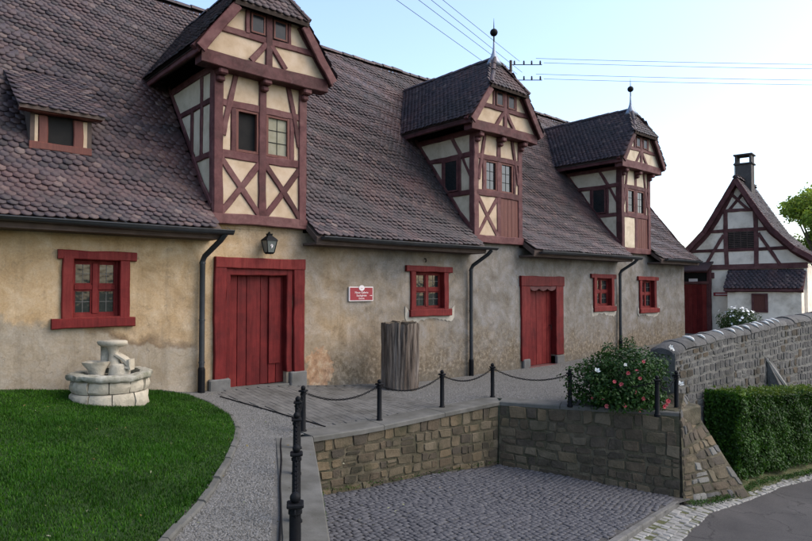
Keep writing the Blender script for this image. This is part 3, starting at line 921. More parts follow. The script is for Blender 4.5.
for row in range(4):
    t = .0
    while t < 1:
        w = random.uniform(.10, .19)
        q = (row + .5) / 4 + random.uniform(-.03, .03)
        a = resample(gin, np.array([t, min(1, t + .01)])); b = resample(gout, np.array([t, min(1, t + .01)]))
        p = a * (1 - q) + b * q
        wid = math.dist(a[0], b[0])
        L = polylen(gin)[-1]
        if random.random() < .93:
            cs.append((p[0][0], p[0][1])); an.append(math.atan2(p[1][1] - p[0][1], p[1][0] - p[0][0]) + random.uniform(-.12, .12))
            scs.append(((w - .018) / .1, max(.045, wid / 4 - .018) / .1))
        t += w / L
cs = np.array(cs); an = np.array(an); scs = np.array(scs)
C3 = np.column_stack([cs, zr(cs[:, 0], cs[:, 1]) + .016 + RNG.normal(0, .005, len(cs))])
lay('gutter_stone', C3, an, scs, block_proto('gutter_stone', .1, .1, .05, .013, 'gutter_stone'), 'gutter_stone', gutter, zf=zr)

# ---- lawn with its edging, and grass
lawn_poly = [(-9, -.05), (3.6, -.05), (3.92, -.35), (4.02, -1.0), (3.95, -1.8), (3.72, -2.45), (3.28, -3.3), (2.71, -4.22), (2.2, -4.95), (1.66, -5.59), (1.0, -6.4), (-.2, -8.0), (-1.5, -10.5), (-9, -10.5)]
lawn = sheet('lawn', lawn_poly, zt, 'turf', 0.1, dz=.03)
n = 330000
gx = RNG.uniform(-2.5, 4.1, n); gy = RNG.uniform(-7.2, -.03, n)
k = inside(lawn_poly, gx - RNG.exponential(.012, n), gy + RNG.normal(0, .01, n))
# keep only the wedge in or near the view
rx = gx * .750 - (gy + 10.077) * .661; rd = gx * .661 + (gy + 10.077) * .750
k &= (rx / np.maximum(rd, .1) > -.80)
gx, gy = gx[k], gy[k]
n = len(gx)
PN = np.array([noise.noise(Vector((x * 1.1, y * 1.1, 0))) + .6 * noise.noise(Vector((x * 3.7, y * 3.7, 4))) for x, y in zip(gx, gy)])
gz = zt(gx, gy) + .028
h = RNG.uniform(.014, .036, n) * (1 + .55 * PN)
stray = RNG.random(n) < .012
h[stray] *= 2.0
a = RNG.uniform(0, 2 * np.pi, n); lean = RNG.uniform(.1, .8, n) * h
wd = RNG.uniform(.002, .0042, n)
dx, dy = np.cos(a), np.sin(a)
b0 = np.stack([gx - dy * wd, gy + dx * wd, gz], 1); b1 = np.stack([gx + dy * wd, gy - dx * wd, gz], 1)
m0 = np.stack([gx - dy * wd * .7 + dx * lean * .35, gy + dx * wd * .7 + dy * lean * .35, gz + h * .6], 1)
m1 = np.stack([gx + dy * wd * .7 + dx * lean * .35, gy - dx * wd * .7 + dy * lean * .35, gz + h * .6], 1)
tp = np.stack([gx + dx * lean, gy + dy * lean, gz + h], 1)
gvv = np.stack([b0, b1, m1, m0, tp], 1).reshape(-1, 3)
i5 = np.arange(n)[:, None] * 5
gff = np.concatenate([i5, i5 + 1, i5 + 2, i5 + 3, i5 + 3, i5 + 2, i5 + 4], 1)
lt = np.tile([4, 3], n)
g = mesh_np('grass', gvv, gff, lt, 'grass', None, tint=np.repeat(np.clip(RNG.normal(.45, .2, n) + .32 * PN, 0.02, .98), 5))
tag(g, 'short dark green grass of the lawn around the small fountain', 'grass', kind='stuff')
# a few fallen leaves and clover heads on the grass and the gravel
nl = 150
fx_ = RNG.uniform(.3, 4.4, nl); fy_ = RNG.uniform(-6.2, -.3, nl)
Pl_ = np.column_stack([fx_, fy_, zt(fx_, fy_) + .035 + .012 * RNG.random(nl)])
Pl_[~inside(lawn_poly, fx_, fy_), 2] -= .024
Dl_ = RNG.normal(0, .35, (nl, 3)); Dl_[:, 2] += 1
tag(leaf_mesh('fallen_leaves', Pl_, Dl_, .032, 'dry_leaf', None, .6), 'scattered dry leaves lying on the lawn and gravel path', 'leaves', kind='stuff')
# edging stones of the lawn
ed = empty('lawn_edging', (3.9, -1.5, 0), 'curved row of low stones edging the lawn beside the gravel path', 'edging')
ep = lawn_poly[1:12]
L = polylen(ep)[-1]; t = 0
while t < L - .1:
    w = random.uniform(.2, .36)
    a = resample(ep, np.array([t / L, min(1, (t + w - .012) / L)]))
    p, q = a
    d = (q - p) / (np.linalg.norm(q - p) + 1e-6); nrm = np.array([-d[1], d[0]])
    if nrm[0] < 0: nrm = -nrm
    o1 = nrm * .0; o2 = nrm * .075
    hgt = random.uniform(.03, .05)
    poly_prism('edging_stone', [((p + o1), (p + o2)), ((q + o1), (q + o2))], zt, .12, 'concrete', hgt, ed, c=.014)
    t += w

# ---- gravel: loose pebbles on the path and the terrace
def pebbles(name, poly, n, avoid, label):
    xs = np.array([p[0] for p in poly]); ys = np.array([p[1] for p in poly])
    x = RNG.uniform(xs.min(), xs.max(), n); y = RNG.uniform(ys.min(), ys.max(), n)
    k = inside(poly, x, y)
    for a in avoid: k &= ~inside(a, x, y)
    x, y = x[k], y[k]; n = len(x)
    s = RNG.uniform(.006, .015, n)
    base = np.array([[1, 0, 0], [-.5, .85, 0], [-.5, -.85, 0], [.1, .1, .8], [0, 0, -.6]], float)
    jit = RNG.uniform(.7, 1.3, (n, 5, 3))
    an = RNG.uniform(0, 6.28, n)
    b = base[None] * jit * s[:, None, None]
    X = b[:, :, 0] * np.cos(an)[:, None] - b[:, :, 1] * np.sin(an)[:, None] + x[:, None]
    Y = b[:, :, 0] * np.sin(an)[:, None] + b[:, :, 1] * np.cos(an)[:, None] + y[:, None]
    Z = b[:, :, 2] + (zt(x, y) + .003)[:, None]
    vv = np.stack([X, Y, Z], 2).reshape(-1, 3)
    fb = np.array([[0, 1, 3], [1, 2, 3], [2, 0, 3]])
    F = (fb[None] + (np.arange(n) * 5)[:, None, None]).reshape(-1, 3)
    o = mesh_np(name, vv, F, np.full(len(F), 3), 'pebble', None, tint=np.repeat(RNG.random(n), 5))
    tag(o, label, 'gravel', kind='stuff')
pebbles('gravel', [(3.95, -.05), (4.45, -.3), (4.95, -2.75), (3.97, -3.1), (1.72, -6.95), (.6, -6.9), (1.66, -5.62), (2.75, -4.22), (3.78, -2.45), (4.05, -1.0)], 190000, [], 'pale grey gravel of the path beside the lawn')
pebbles('gravel', [(7.2, -.05), (15.5, -.05), (15, -4.6), (10.9, -4.9), (9.9, -5.2), (8.75, -2.6), (7.4, -2.6)], 90000, [], 'pale grey gravel on the terrace beyond the stump')

# ------------------------------------------------------------------ the long half-timbered building
BX0, BX1 = -6.0, 22.15
house = empty('timber_framed_building', (8, 4, 0), 'long ochre rendered building with tiled roof and three half-timbered dormers', 'building')
PRY = [-.52, -.15, .3, .7, 1.2, 1.8, 2.15, 4.0]
PRZ = [2.76, 3.05, 3.5, 4.03, 4.66, 5.45, 5.88, 8.3]
zroof = lambda y: np.interp(y, PRY, PRZ)
yroof = lambda z: np.interp(z, PRZ, PRY)
DORM = [4.45, 10.94, 17.66]       # left edges, 1.82 wide
DW = 1.82

# facade with real openings
HOLES = [(2.33, 3.02, 1.36, 2.23), (9.12, 10.02, 1.33, 2.16), (16.35, 17.2, 1.26, 2.1), (19.05, 19.9, 1.14, 2.05),
         (4.80, 5.94, -.9, 2.03), (13.12, 14.32, -.9, 1.80)]
def wall_holes(x0, x1, z0, z1, holes, y, depth, mat, name, parent, step=.16, amp=.012):
    xs = {x0, x1}; zs = {z0, z1}
    for a, b, c, d in holes:
        xs |= {a, b}; zs |= {max(z0, c), d}
    def dens(s):
        s = sorted(s); out = []
        for a, b in zip(s[:-1], s[1:]):
            n = max(1, int((b - a) / step))
            out += [a + (b - a) * i / n for i in range(n)]
        return out + [s[-1]]
    xs = dens(xs); zs = dens(zs)
    idx = {}; vs = []; fs = []
    def vid(i, j):
        if (i, j) not in idx:
            x, z = xs[i], zs[j]
            dy = amp * (noise.noise(Vector((x * .7, 3.1, z * .7))) * 1.6 + noise.noise(Vector((x * 2.6, 9.1, z * 2.6))) * .7)
            idx[(i, j)] = len(vs); vs.append((x, y + dy, z))
        return idx[(i, j)]
    for i in range(len(xs) - 1):
        for j in range(len(zs) - 1):
            cx, cz = (xs[i] + xs[i + 1]) / 2, (zs[j] + zs[j + 1]) / 2
            if any(a < cx < b and c < cz < d for a, b, c, d in holes): continue
            fs.append((vid(i, j), vid(i + 1, j), vid(i + 1, j + 1), vid(i, j + 1)))
    mb = MB().add(vs, fs)
    for a, b, c, d in holes:                                       # reveals
        c = max(c, z0)
        k = [(a, y, c), (b, y, c), (b, y, d), (a, y, d), (a, y + depth, c), (b, y + depth, c), (b, y + depth, d), (a, y + depth, d)]
        mb.add(k, [(0, 4, 5, 1), (1, 5, 6, 2), (2, 6, 7, 3), (3, 7, 4, 0), (4, 7, 6, 5)])
    return mb.build(name, mat, parent, smooth=True, auto=40)
# the wall reaches the eaves, and the dormer sills above the doors
wall = wall_holes(BX0, BX1, -.8, 2.84, HOLES, 0.0, .42, 'facade', 'wall', house)
for d0 in DORM:
    MB().box(d0, d0 + DW, -.006, .2, 2.838, 2.96).build('wall_head', 'facade', house)
# end walls and back wall
mb = MB()
for X, s in ((BX1, 1), (BX0, -1)):
    ys = [0, .3, .7, 1.2, 1.8, 2.15, 3.9]
    pts = [(X, .02, -.8)] + [(X, y, float(zroof(y)) - .1) for y in ys] + [(X, 8.0 - y, float(zroof(y)) - .1) for y in reversed(ys)] + [(X, 8.0, -.8)]
    mb.add(pts, [tuple(range(len(pts)))])
    pts2 = [(X - s * .3, y, z) for (_, y, z) in pts]
mb.add([(BX0, 8, -.8), (BX1, 8, -.8), (BX1, 8, 3.0), (BX0, 8, 3.0)], [(0, 1, 2, 3)])
mb.build('end_wall', 'facade', house)

# roof deck
mb = MB()
def deck(xa, xb, ystart):
    ys = [y for y in PRY if y > ystart + .01]
    prof = [(ystart, float(zroof(ystart)))] + [(y, float(zroof(y))) for y in ys]
    vs = []; n = len(prof)
    for X in (xa, xb):
        vs += [(X, y, z - .045 - .10 * min(1, max(0, (y + .3) / .6))) for y, z in prof]
        vs += [(X, y + .02, z - .15 - .10 * min(1, max(0, (y + .3) / .6))) for y, z in prof]
    fs = []
    for i in range(n - 1):
        fs.append((i, 2 * n + i, 2 * n + i + 1, i + 1))
        fs.append((n + i, n + i + 1, 3 * n + i + 1, 3 * n + i))
        fs.append((i, i + 1, n + i + 1, n + i)); fs.append((2 * n + i, 3 * n + i, 3 * n + i + 1, 2 * n + i + 1))
    fs.append((0, n, 3 * n, 2 * n))
    mb.add(vs, fs)
segs = [(BX0 - .2, DORM[0]), (DORM[0] + DW, DORM[1]), (DORM[1] + DW, DORM[2]), (DORM[2] + DW, BX1 + .12)]
for a, b in segs: deck(a, b, -.5)
for d0 in DORM: deck(d0, d0 + DW, 2.0)
# back slope
mb.add([(BX0 - .2, 4, 8.25), (BX1 + .12, 4, 8.25), (BX1 + .12, 8.5, 2.7), (BX0 - .2, 8.5, 2.7)], [(0, 1, 2, 3)])
roof = mb.build('roof', 'soffit', house)
# soffit boards under the eaves
for a, b in segs:
    MB().box(a, b - .004, -.47, .0, 2.60, 2.64).build('soffit', 'soffit', roof)

# ---- beaver-tail tiles
TW, TL_, TE = .138, .23, .109
_tu = np.array([-.5, -.33, -.12, .12, .33, .5])
TILE_OUT = [(u * (TW - .005), .046 * (abs(2 * u) ** 2.2)) for u in _tu] + [(.5 * (TW - .005), TL_), (-.5 * (TW - .005), TL_)]
def tile_arrays(base, U, Vd, Nd, rng, lens=None):
    n = len(base)
    out = np.tile(np.array(TILE_OUT)[None], (n, 1, 1))
    if lens is not None:
        out[:, 6:, 1] = np.minimum(out[:, 6:, 1], np.maximum(lens, .06)[:, None])
    lift0 = (.027 + rng.uniform(-.004, .007, n))[:, None]
    yaw = rng.normal(0, .026, n)[:, None] * np.where(rng.random(n) < .03, 3.0, 1.0)[:, None]
    u = out[:, :, 0] - out[:, :, 1] * yaw
    v = out[:, :, 1] + out[:, :, 0] * yaw + (rng.normal(0, .005, n) - np.where(rng.random(n) < .012, .035, 0.0))[:, None]
    roll = rng.normal(0, .02, n)[:, None]
    h = lift0 * (1 - out[:, :, 1] / TL_) + .004 + u * roll
    top = base[:, None, :] + U[:, None, :] * u[..., None] + Vd[:, None, :] * v[..., None] + Nd[:, None, :] * h[..., None]
    bot = top[:, :6] - Nd[:, None, :] * .012
    allv = np.concatenate([top, bot], 1)                            # n,14,3
    return allv
TOPF = [0, 1, 2, 3, 4, 5, 6, 7]
RIMF = [[i + 8, i + 9, i + 1, i] for i in range(5)]
def tile_mesh(name, allv, mat, parent, tint):
    n = len(allv)
    off = np.arange(n)[:, None] * 14
    f = np.concatenate([off + np.array(TOPF)[None]] + [off + np.array(r)[None] for r in RIMF], 1)
    lt = np.tile([8, 4, 4, 4, 4, 4], n)
    return mesh_np(name, allv.reshape(-1, 3), f, lt, mat, parent, tint=np.repeat(tint, 14))
def tiles_on(name, base, U, Vd, Nd, parent, pick=0, mat='tile', seed=3, lens=None):
    rng = np.random.default_rng(seed)
    allv = tile_arrays(base, U, Vd, Nd, rng, lens)
    tint = rng.random(len(base))
    sel = np.zeros(len(base), bool)
    if pick:
        c = base - np.array([0, -10.077, 1.8])
        F = np.array([.661, .750, .028]); Rr = np.array([.750, -.661, 0]); Uu = np.cross(Rr, F)
        dep = c @ F; px = (c @ Rr) / dep; py = (c @ Uu) / dep
        ok = (np.abs(px) < .64) & (np.abs(py) < .43) & (dep > 0)
        score = np.where(ok, np.linalg.norm(c, axis=1), 1e9)
        sel[np.argsort(score)[:pick]] = True
        for i in np.nonzero(sel)[0]:
            tile_mesh('roof_tile', allv[i:i + 1], mat, parent, tint[i:i + 1])
    o = tile_mesh(name, allv[~sel], mat, parent, tint[~sel])
    o['kind'] = 'stuff'
    return o

def sag(x):
    return .045 * np.sin(x * .8 + .5) + .022 * np.sin(x * 2.1)
# courses along the arc length of the main slope
yy = np.linspace(PRY[0], PRY[-1], 400); zz_ = zroof(yy)
# smooth the bell-cast profile a little
ker = np.ones(25) / 25
zs_ = np.convolve(np.pad(zz_, 12, mode='reflect', reflect_type='odd'), ker, 'valid')
arc = np.concatenate(([0], np.cumsum(np.hypot(np.diff(yy), np.diff(zs_)))))
base = []; VD = []; ND = []; LN = []; row = 0
s = 0.0
while s < arc[-1] - .1:
    y = np.interp(s, arc, yy); z = np.interp(s, arc, zs_)
    y2 = np.interp(min(s + .2, arc[-1]), arc, yy); z2 = np.interp(min(s + .2, arc[-1]), arc, zs_)
    t = V(0, y2 - y, z2 - z); t /= np.linalg.norm(t)
    nrm = V(0, -t[2], t[1])
    x = np.arange(BX0 - .2, BX1 + .1, TW) + (TW / 2 if row % 2 else 0)
    dzr = sag(x) * min(1, s / 3, (arc[-1] - s) / 1.6) + .008 * np.sin(x * 3.1 + row)
    for X, dz in zip(x, dzr):
        inside_d = any(d0 - .03 < X < d0 + DW + .03 for d0 in DORM)
        if inside_d:
            d0 = [d for d in DORM if d - .03 < X < d + DW + .03][0]
            if z < 7.52 - 1.3 * abs(X - d0 - DW / 2) - .05: continue
        if 1.92 < X < 2.66 and .62 < y < 1.75: continue        # under the small shed dormer
        base.append((X, y - dz * .6, z + dz)); VD.append(t); ND.append(nrm); LN.append(arc[-1] - s)
    s += TE; row += 1
base = np.array(base); VD = np.array(VD); ND = np.array(ND)
tiles_on('roof_tile_field', base, np.tile([1., 0, 0], (len(base), 1)), VD, ND, roof, pick=300, lens=np.array(LN))

def ridge_tiles(p0, p1, parent, r=.095, L=.36):
    p0 = Vector(p0); p1 = Vector(p1)
    n = int((p1 - p0).length / L) + 1
    d = (p1 - p0).normalized(); sd = d.cross(Vector((0, 0, 1))).normalized(); up = sd.cross(d)
    for i in range(n):
        a = p0 + d * (i * L); b_ = p0 + d * min((i + 1.12) * L, (p1 - p0).length + .02)
        jz = random.uniform(-.012, .02); js = random.uniform(-.015, .015)
        vs = []
        for q, rr in ((a, r * 1.1), (b_, r * .95)):
            for k in range(7):
                an = math.pi * k / 6
                vs.append(q + sd * (rr * math.cos(an) + js) + up * (rr * math.sin(an) - .03 + jz))
        fs = [(k, k + 1, 8 + k, 7 + k) for k in range(6)] + [tuple(range(6, -1, -1)), tuple(range(7, 14))]
        MB().add(vs, fs).build('ridge_tile', 'tile', parent, tint=random.random())
ridge_tiles((BX0 - .2, 4.0, 8.33), (BX1 + .1, 4.0, 8.33), roof)
# verge board at the far end
for a, b in zip(range(len(PRY) - 1), range(1, len(PRY))):
    beam('verge_board', (BX1 + .13, PRY[a], PRZ[a] - .06), (BX1 + .13, PRY[b], PRZ[b] - .06), .16, .03, (1, 0, 0), 'timber', roof)

# ---- gutters and downpipes
def gutter_run(xa, xb):
    vs = []; n = 7; st = max(2, int((xb - xa) / .5)); fs = []
    for i in range(st + 1):
        X = xa + (xb - xa) * i / st
        dz = .012 * math.sin(X * 1.3)
        for rr in (.065, .058):
            for k in range(n):
                an = math.pi + math.pi * k / (n - 1)
                vs.append((X, -.585 + rr * math.cos(an), 2.735 + dz + rr * math.sin(an)))
    m = 2 * n
    for i in range(st):
        for k in range(n - 1):
            fs.append((i * m + k, i * m + k + 1, (i + 1) * m + k + 1, (i + 1) * m + k))
            fs.append((i * m + n + k, (i + 1) * m + n + k, (i + 1) * m + n + k + 1, i * m + n + k + 1))
        for k in (0, n - 1):
            fs.append((i * m + k, (i + 1) * m + k, (i + 1) * m + n + k, i * m + n + k))
    for i in (0, st):
        fs.append(tuple(i * m + k for k in range(n)))
    g = MB().add(vs, fs).build('gutter', 'zinc', house, smooth=True, auto=50)
    bead = MB().tube([(xa, -.652, 2.737), (xb, -.652, 2.737)], .011, 6)
    bead.build('gutter_bead', 'zinc', g)
    x = xa + .3
    while x < xb:
        MB().add([(x - .012, -.66, 2.742), (x + .012, -.66, 2.742), (x + .012, -.50, 2.80), (x - .012, -.50, 2.80)], [(0, 1, 2, 3)]).build('gutter_bracket', 'zinc', g)
        x += .8
gutter_run(BX0 - .2, 4.58); gutter_run(6.33, 11.2); gutter_run(12.9, 17.98); gutter_run(19.62, 22.2)
def downpipe(x, zbase):
    m = MB().tube([(x + .17, -.585, 2.68), (x + .13, -.50, 2.58), (x + .02, -.13, 2.33), (x, -.09, 2.24), (x, -.09, 1.2), (x, -.09, zbase - .03)], .045, 10)
    p = m.build('downpipe', 'zinc', house, smooth=True, auto=50)
    for z in (2.2, 1.25, .55):
        MB().lathe((x, -.09, z), [(.047, 0), (.054, .002), (.054, .03), (.047, .032)], 10).build('pipe_collar', 'zinc', p)
    MB().lathe((x, -.09, zbase - .03), [(.06, 0), (.06, .42), (.052, .45), (.046, .46)], 10).build('pipe_shoe', 'iron', p)
downpipe(4.28, .06); downpipe(10.85, -.3); downpipe(17.6, -.2)

# ---- windows
def leaded_pane(parent, x0, x1, z0, z1, y, nx, nz, mat='glass', axis='x'):
    """single pane with lead cames in front"""
    if axis == 'x':
        pn = MB().box(x0, x1, y, y + .006, z0, z1).build('pane', mat, parent)
    else:
        pn = MB().box(y, y + .006, x0, x1, z0, z1).build('pane', mat, parent)
    return pn
def cames(x0, x1, z0, z1, y, nx, nz, w=.008, axis='x'):
    mb = MB()
    for i in range(1, nx):
        x = x0 + (x1 - x0) * i / nx
        mb.box(x - w / 2, x + w / 2, y - .006, y - .001, z0, z1) if axis == 'x' else mb.box(y - .006, y - .001, x - w / 2, x + w / 2, z0, z1)
    for j in range(1, nz):
        z = z0 + (z1 - z0) * j / nz
        mb.box(x0, x1, y - .008, y - .0012, z - w / 2, z + w / 2) if axis == 'x' else mb.box(y - .008, y - .0012, x0, x1, z - w / 2, z + w / 2)
    return mb

def main_window(hole, lint, sill, zl, zs, label):
    a, b, c, d = hole
    y = .13
    # casement frame
    mb = MB(); t = .055
    mb.cbox(a, a + t, y - .05, y + .02, c, d, .006).cbox(b - t, b, y - .05, y + .02, c, d, .006)
    mb.cbox(a + t, b - t, y - .047, y + .02, d - t, d, .006).cbox(a + t, b - t, y - .047, y + .02, c, c + t, .006)
    xm = (a + b) / 2; zm = c + (d - c) * .52
    mb.cbox(xm - .042, xm + .042, y - .058, y + .02, c + t, d - t, .006)
    mb.cbox(a + t, xm - .042, y - .055, y + .02, zm - .04, zm + .04, .006).cbox(xm + .042, b - t, y - .055, y + .02, zm - .04, zm + .04, .006)
    w = mb.build('window', 'red', house)
    if label: w['label'] = label
    for (x0, x1) in ((a + t, xm - .042), (xm + .042, b - t)):
        for (z0, z1) in ((c + t, zm - .04), (zm + .04, d - t)):
            # sash bead
            s = MB(); q = .022
            s.box(x0, x0 + q, y - .038, y, z0, z1).box(x1 - q, x1, y - .038, y, z0, z1)
            s.box(x0 + q, x1 - q, y - .036, y, z0, z0 + q).box(x0 + q, x1 - q, y - .036, y, z1 - q, z1)
            s.build('sash', 'red', w)
            MB().box(x0 + q, x1 - q, y - .018, y - .012, z0 + q, z1 - q).build('pane', 'glass', w)
            cames(x0 + q, x1 - q, z0 + q, z1 - q, y - .018, 2, 2).build('glazing_bar', 'kerb', w)
    # timber surround
    n = (0, -1, 0); yo = -.045
    jw = .15
    beam('jamb', (a + .022 - jw / 2, yo, c - .03), (a + .022 - jw / 2, yo, d + .03), jw, .2, n, 'red', w, .007)
    MB().box(a + .005, b - .005, -.04, .10, c - .02, c + .01).build('inner_sill', 'red', w)
    beam('jamb', (b - .022 + jw / 2, yo, c - .03), (b - .022 + jw / 2, yo, d + .03), jw, .2, n, 'red', w, .007)
    beam('lintel', (lint[0], yo - .012, zl - .065), (lint[1], yo - .012, zl - .075), .13, .2, n, 'red', w, .008)
    beam('sill', (sill[0], yo - .03, zs + .07), (sill[1], yo - .03, zs + .07), .15, .24, n, 'red', w, .008)
    # pale plaster made good around the sill
main_window(HOLES[0], (2.14, 3.24), (2.07, 3.22), 2.36, 1.21, 'red four-light window over the pale plaster patch')
main_window(HOLES[1], (8.85, 10.26), (8.95, 10.22), 2.29, 1.18, None)
main_window(HOLES[2], (16.08, 17.45), (16.2, 17.42), 2.22, 1.10, None)
main_window(HOLES[3], (18.80, 20.15), (18.88, 20.15), 2.18, .99, None)

# ragged strips of newer pale plaster around the sills
def plaster_patch(x0, x1, z0, z1, seed):
    rr = random.Random(seed); n = 26; vs = []
    for i in range(n):
        t = i / (n - 1); x = x0 + (x1 - x0) * t
        side = max(0, 1 - min(t, 1 - t) / .10)
        top = z0 + .09 + side * (z1 - z0 - .09) + rr.uniform(-.02, .02)
        bot = z0 - .06 - .05 * math.sin(t * 7 + seed) + rr.uniform(-.025, .025) + .10 * max(0, 1 - min(t, 1 - t) / .05)
        vs += [(x, -.016, bot), (x, -.024, top), (x, .03, bot), (x, .03, top)]
    fs = []
    for i in range(n - 1):
        a = 4 * i; b = a + 4
        fs += [(a, b, b + 1, a + 1), (a, a + 2, b + 2, b), (a + 1, b + 1, b + 3, a + 3)]
    fs += [(0, 1, 3, 2), (4 * n - 4, 4 * n - 2, 4 * n - 1, 4 * n - 3)]
    MB().add(vs, fs).build('plaster_patch', 'plaster_new', house)
plaster_patch(8.84, 10.36, 1.14, 1.42, 1); plaster_patch(16.12, 17.5, 1.05, 1.3, 2); plaster_patch(18.8, 20.25, .95, 1.2, 3)

# ---- doors
def plank_door(x0, x1, z0, z1, y, n, mat, parent, name='door'):
    dr = MB().box(x0, x1, y + .03, y + .08, z0, z1).build(name, mat, parent)
    ws = [random.uniform(.7, 1.3) for _ in range(n)]; tot = sum(ws); x = x0
    for w in ws:
        w = w / tot * (x1 - x0)
        MB().cbox(x + .004, x + w - .004, y + random.uniform(-.006, .004), y + .032, z0 + .003, z1 - .003, .006).build('plank', mat, dr, tint=random.random())
        x += w
    return dr
d1 = plank_door(4.79, 5.95, .06, 2.04, .12, 6, 'red', house)
d1['label'] = 'wide red plank door under the lantern'
n = (0, -1, 0)
beam('jamb', (4.62, -.06, .2), (4.62, -.06, 2.33), .21, .25, n, 'red', d1)
beam('jamb', (6.17, -.06, .2), (6.17, -.06, 2.33), .23, .25, n, 'red', d1)
beam('lintel', (4.52, -.07, 2.24), (6.285, -.07, 2.24), .19, .25, n, 'red', d1)
beam('inner_jamb', (4.765, -.03, .26), (4.765, -.03, 2.15), .09, .2, n, 'red', d1)
beam('inner_jamb', (5.982, -.03, .26), (5.982, -.03, 2.15), .12, .2, n, 'red', d1)
beam('inner_lintel', (4.72, -.025, 2.09), (6.06, -.025, 2.09), .13, .2, n, 'red', d1)
MB().cbox(5.62, 5.86, .085, .118, .42, 2.0, .006).build('cover_board', 'red', d1)
for x0, x1 in ((4.42, 4.80), (5.98, 6.33)):
    MB().cbox(x0, x1, -.10, .2, -.2, .255, .02).build('plinth_stone', 'kerb', d1)
MB().cbox(4.78, 5.98, -.06, .2, -.1, .052, .012).build('threshold', 'concrete', d1)
d2 = plank_door(13.13, 14.33, -.26, 1.80, .14, 5, 'red', house)
d2['label'] = 'narrower red plank door with a carved lintel'
beam('jamb', (12.99, -.05, -.08), (12.99, -.05, 1.86), .36, .25, n, 'red', d2)
beam('jamb', (14.49, -.05, -.02), (14.49, -.05, 1.86), .35, .25, n, 'red', d2)
beam('lintel', (12.78, -.06, 1.98), (14.68, -.06, 1.98), .27, .25, n, 'red', d2)
# carved ogee drops under the lintel
mb = MB()
pts = []
for k in range(33):
    t = k / 32
    x = 13.16 + t * 1.14
    pts.append((x, 1.80 - .075 * abs(math.sin(t * math.pi * 3)) ** .6))
vs = []
for (x, z) in pts: vs += [(x, -.05, z), (x, -.05, 1.86), (x, .03, z), (x, .03, 1.86)]
fs = []
for k in range(32):
    a = k * 4; b = a + 4
    fs += [(a, b, b + 1, a + 1), (a, a + 2, b + 2, b), (a + 2, a + 3, b + 3, b + 2)]
mb.add(vs, fs).build('carved_lintel', 'timber', d2)
MB().tube([(14.22, .12, .78), (14.22, .06, .78), (14.22, .05, .66)], .014, 6).build('handle', 'iron', d2)
for x0, x1 in ((12.86, 13.15), (14.32, 14.68)):
    MB().cbox(x0, x1, -.075, .2, -.5, -.04, .02).build('plinth_stone', 'kerb', d2)
MB().cbox(13.05, 14.42, -.12, .2, -.5, -.262, .012).build('threshold', 'timber', d2)

# ---- dormers
def side_clip(y0, y1, z0, z1, X, keep=.02):
    """part of the rectangle that lies above the roof slope"""
    pts = []
    zz0 = float(zroof(y0)); 
    ys = np.linspace(y0, min(y1, float(yroof(z1))), 7)
    low = [(X, y, max(z0, float(zroof(y)) - .05)) for y in ys]
    low = [p for p in low if p[2] <= z1]
    if len(low) < 2: return None
    return low + [(X, low[-1][1], z1), (X, y0, z1)]

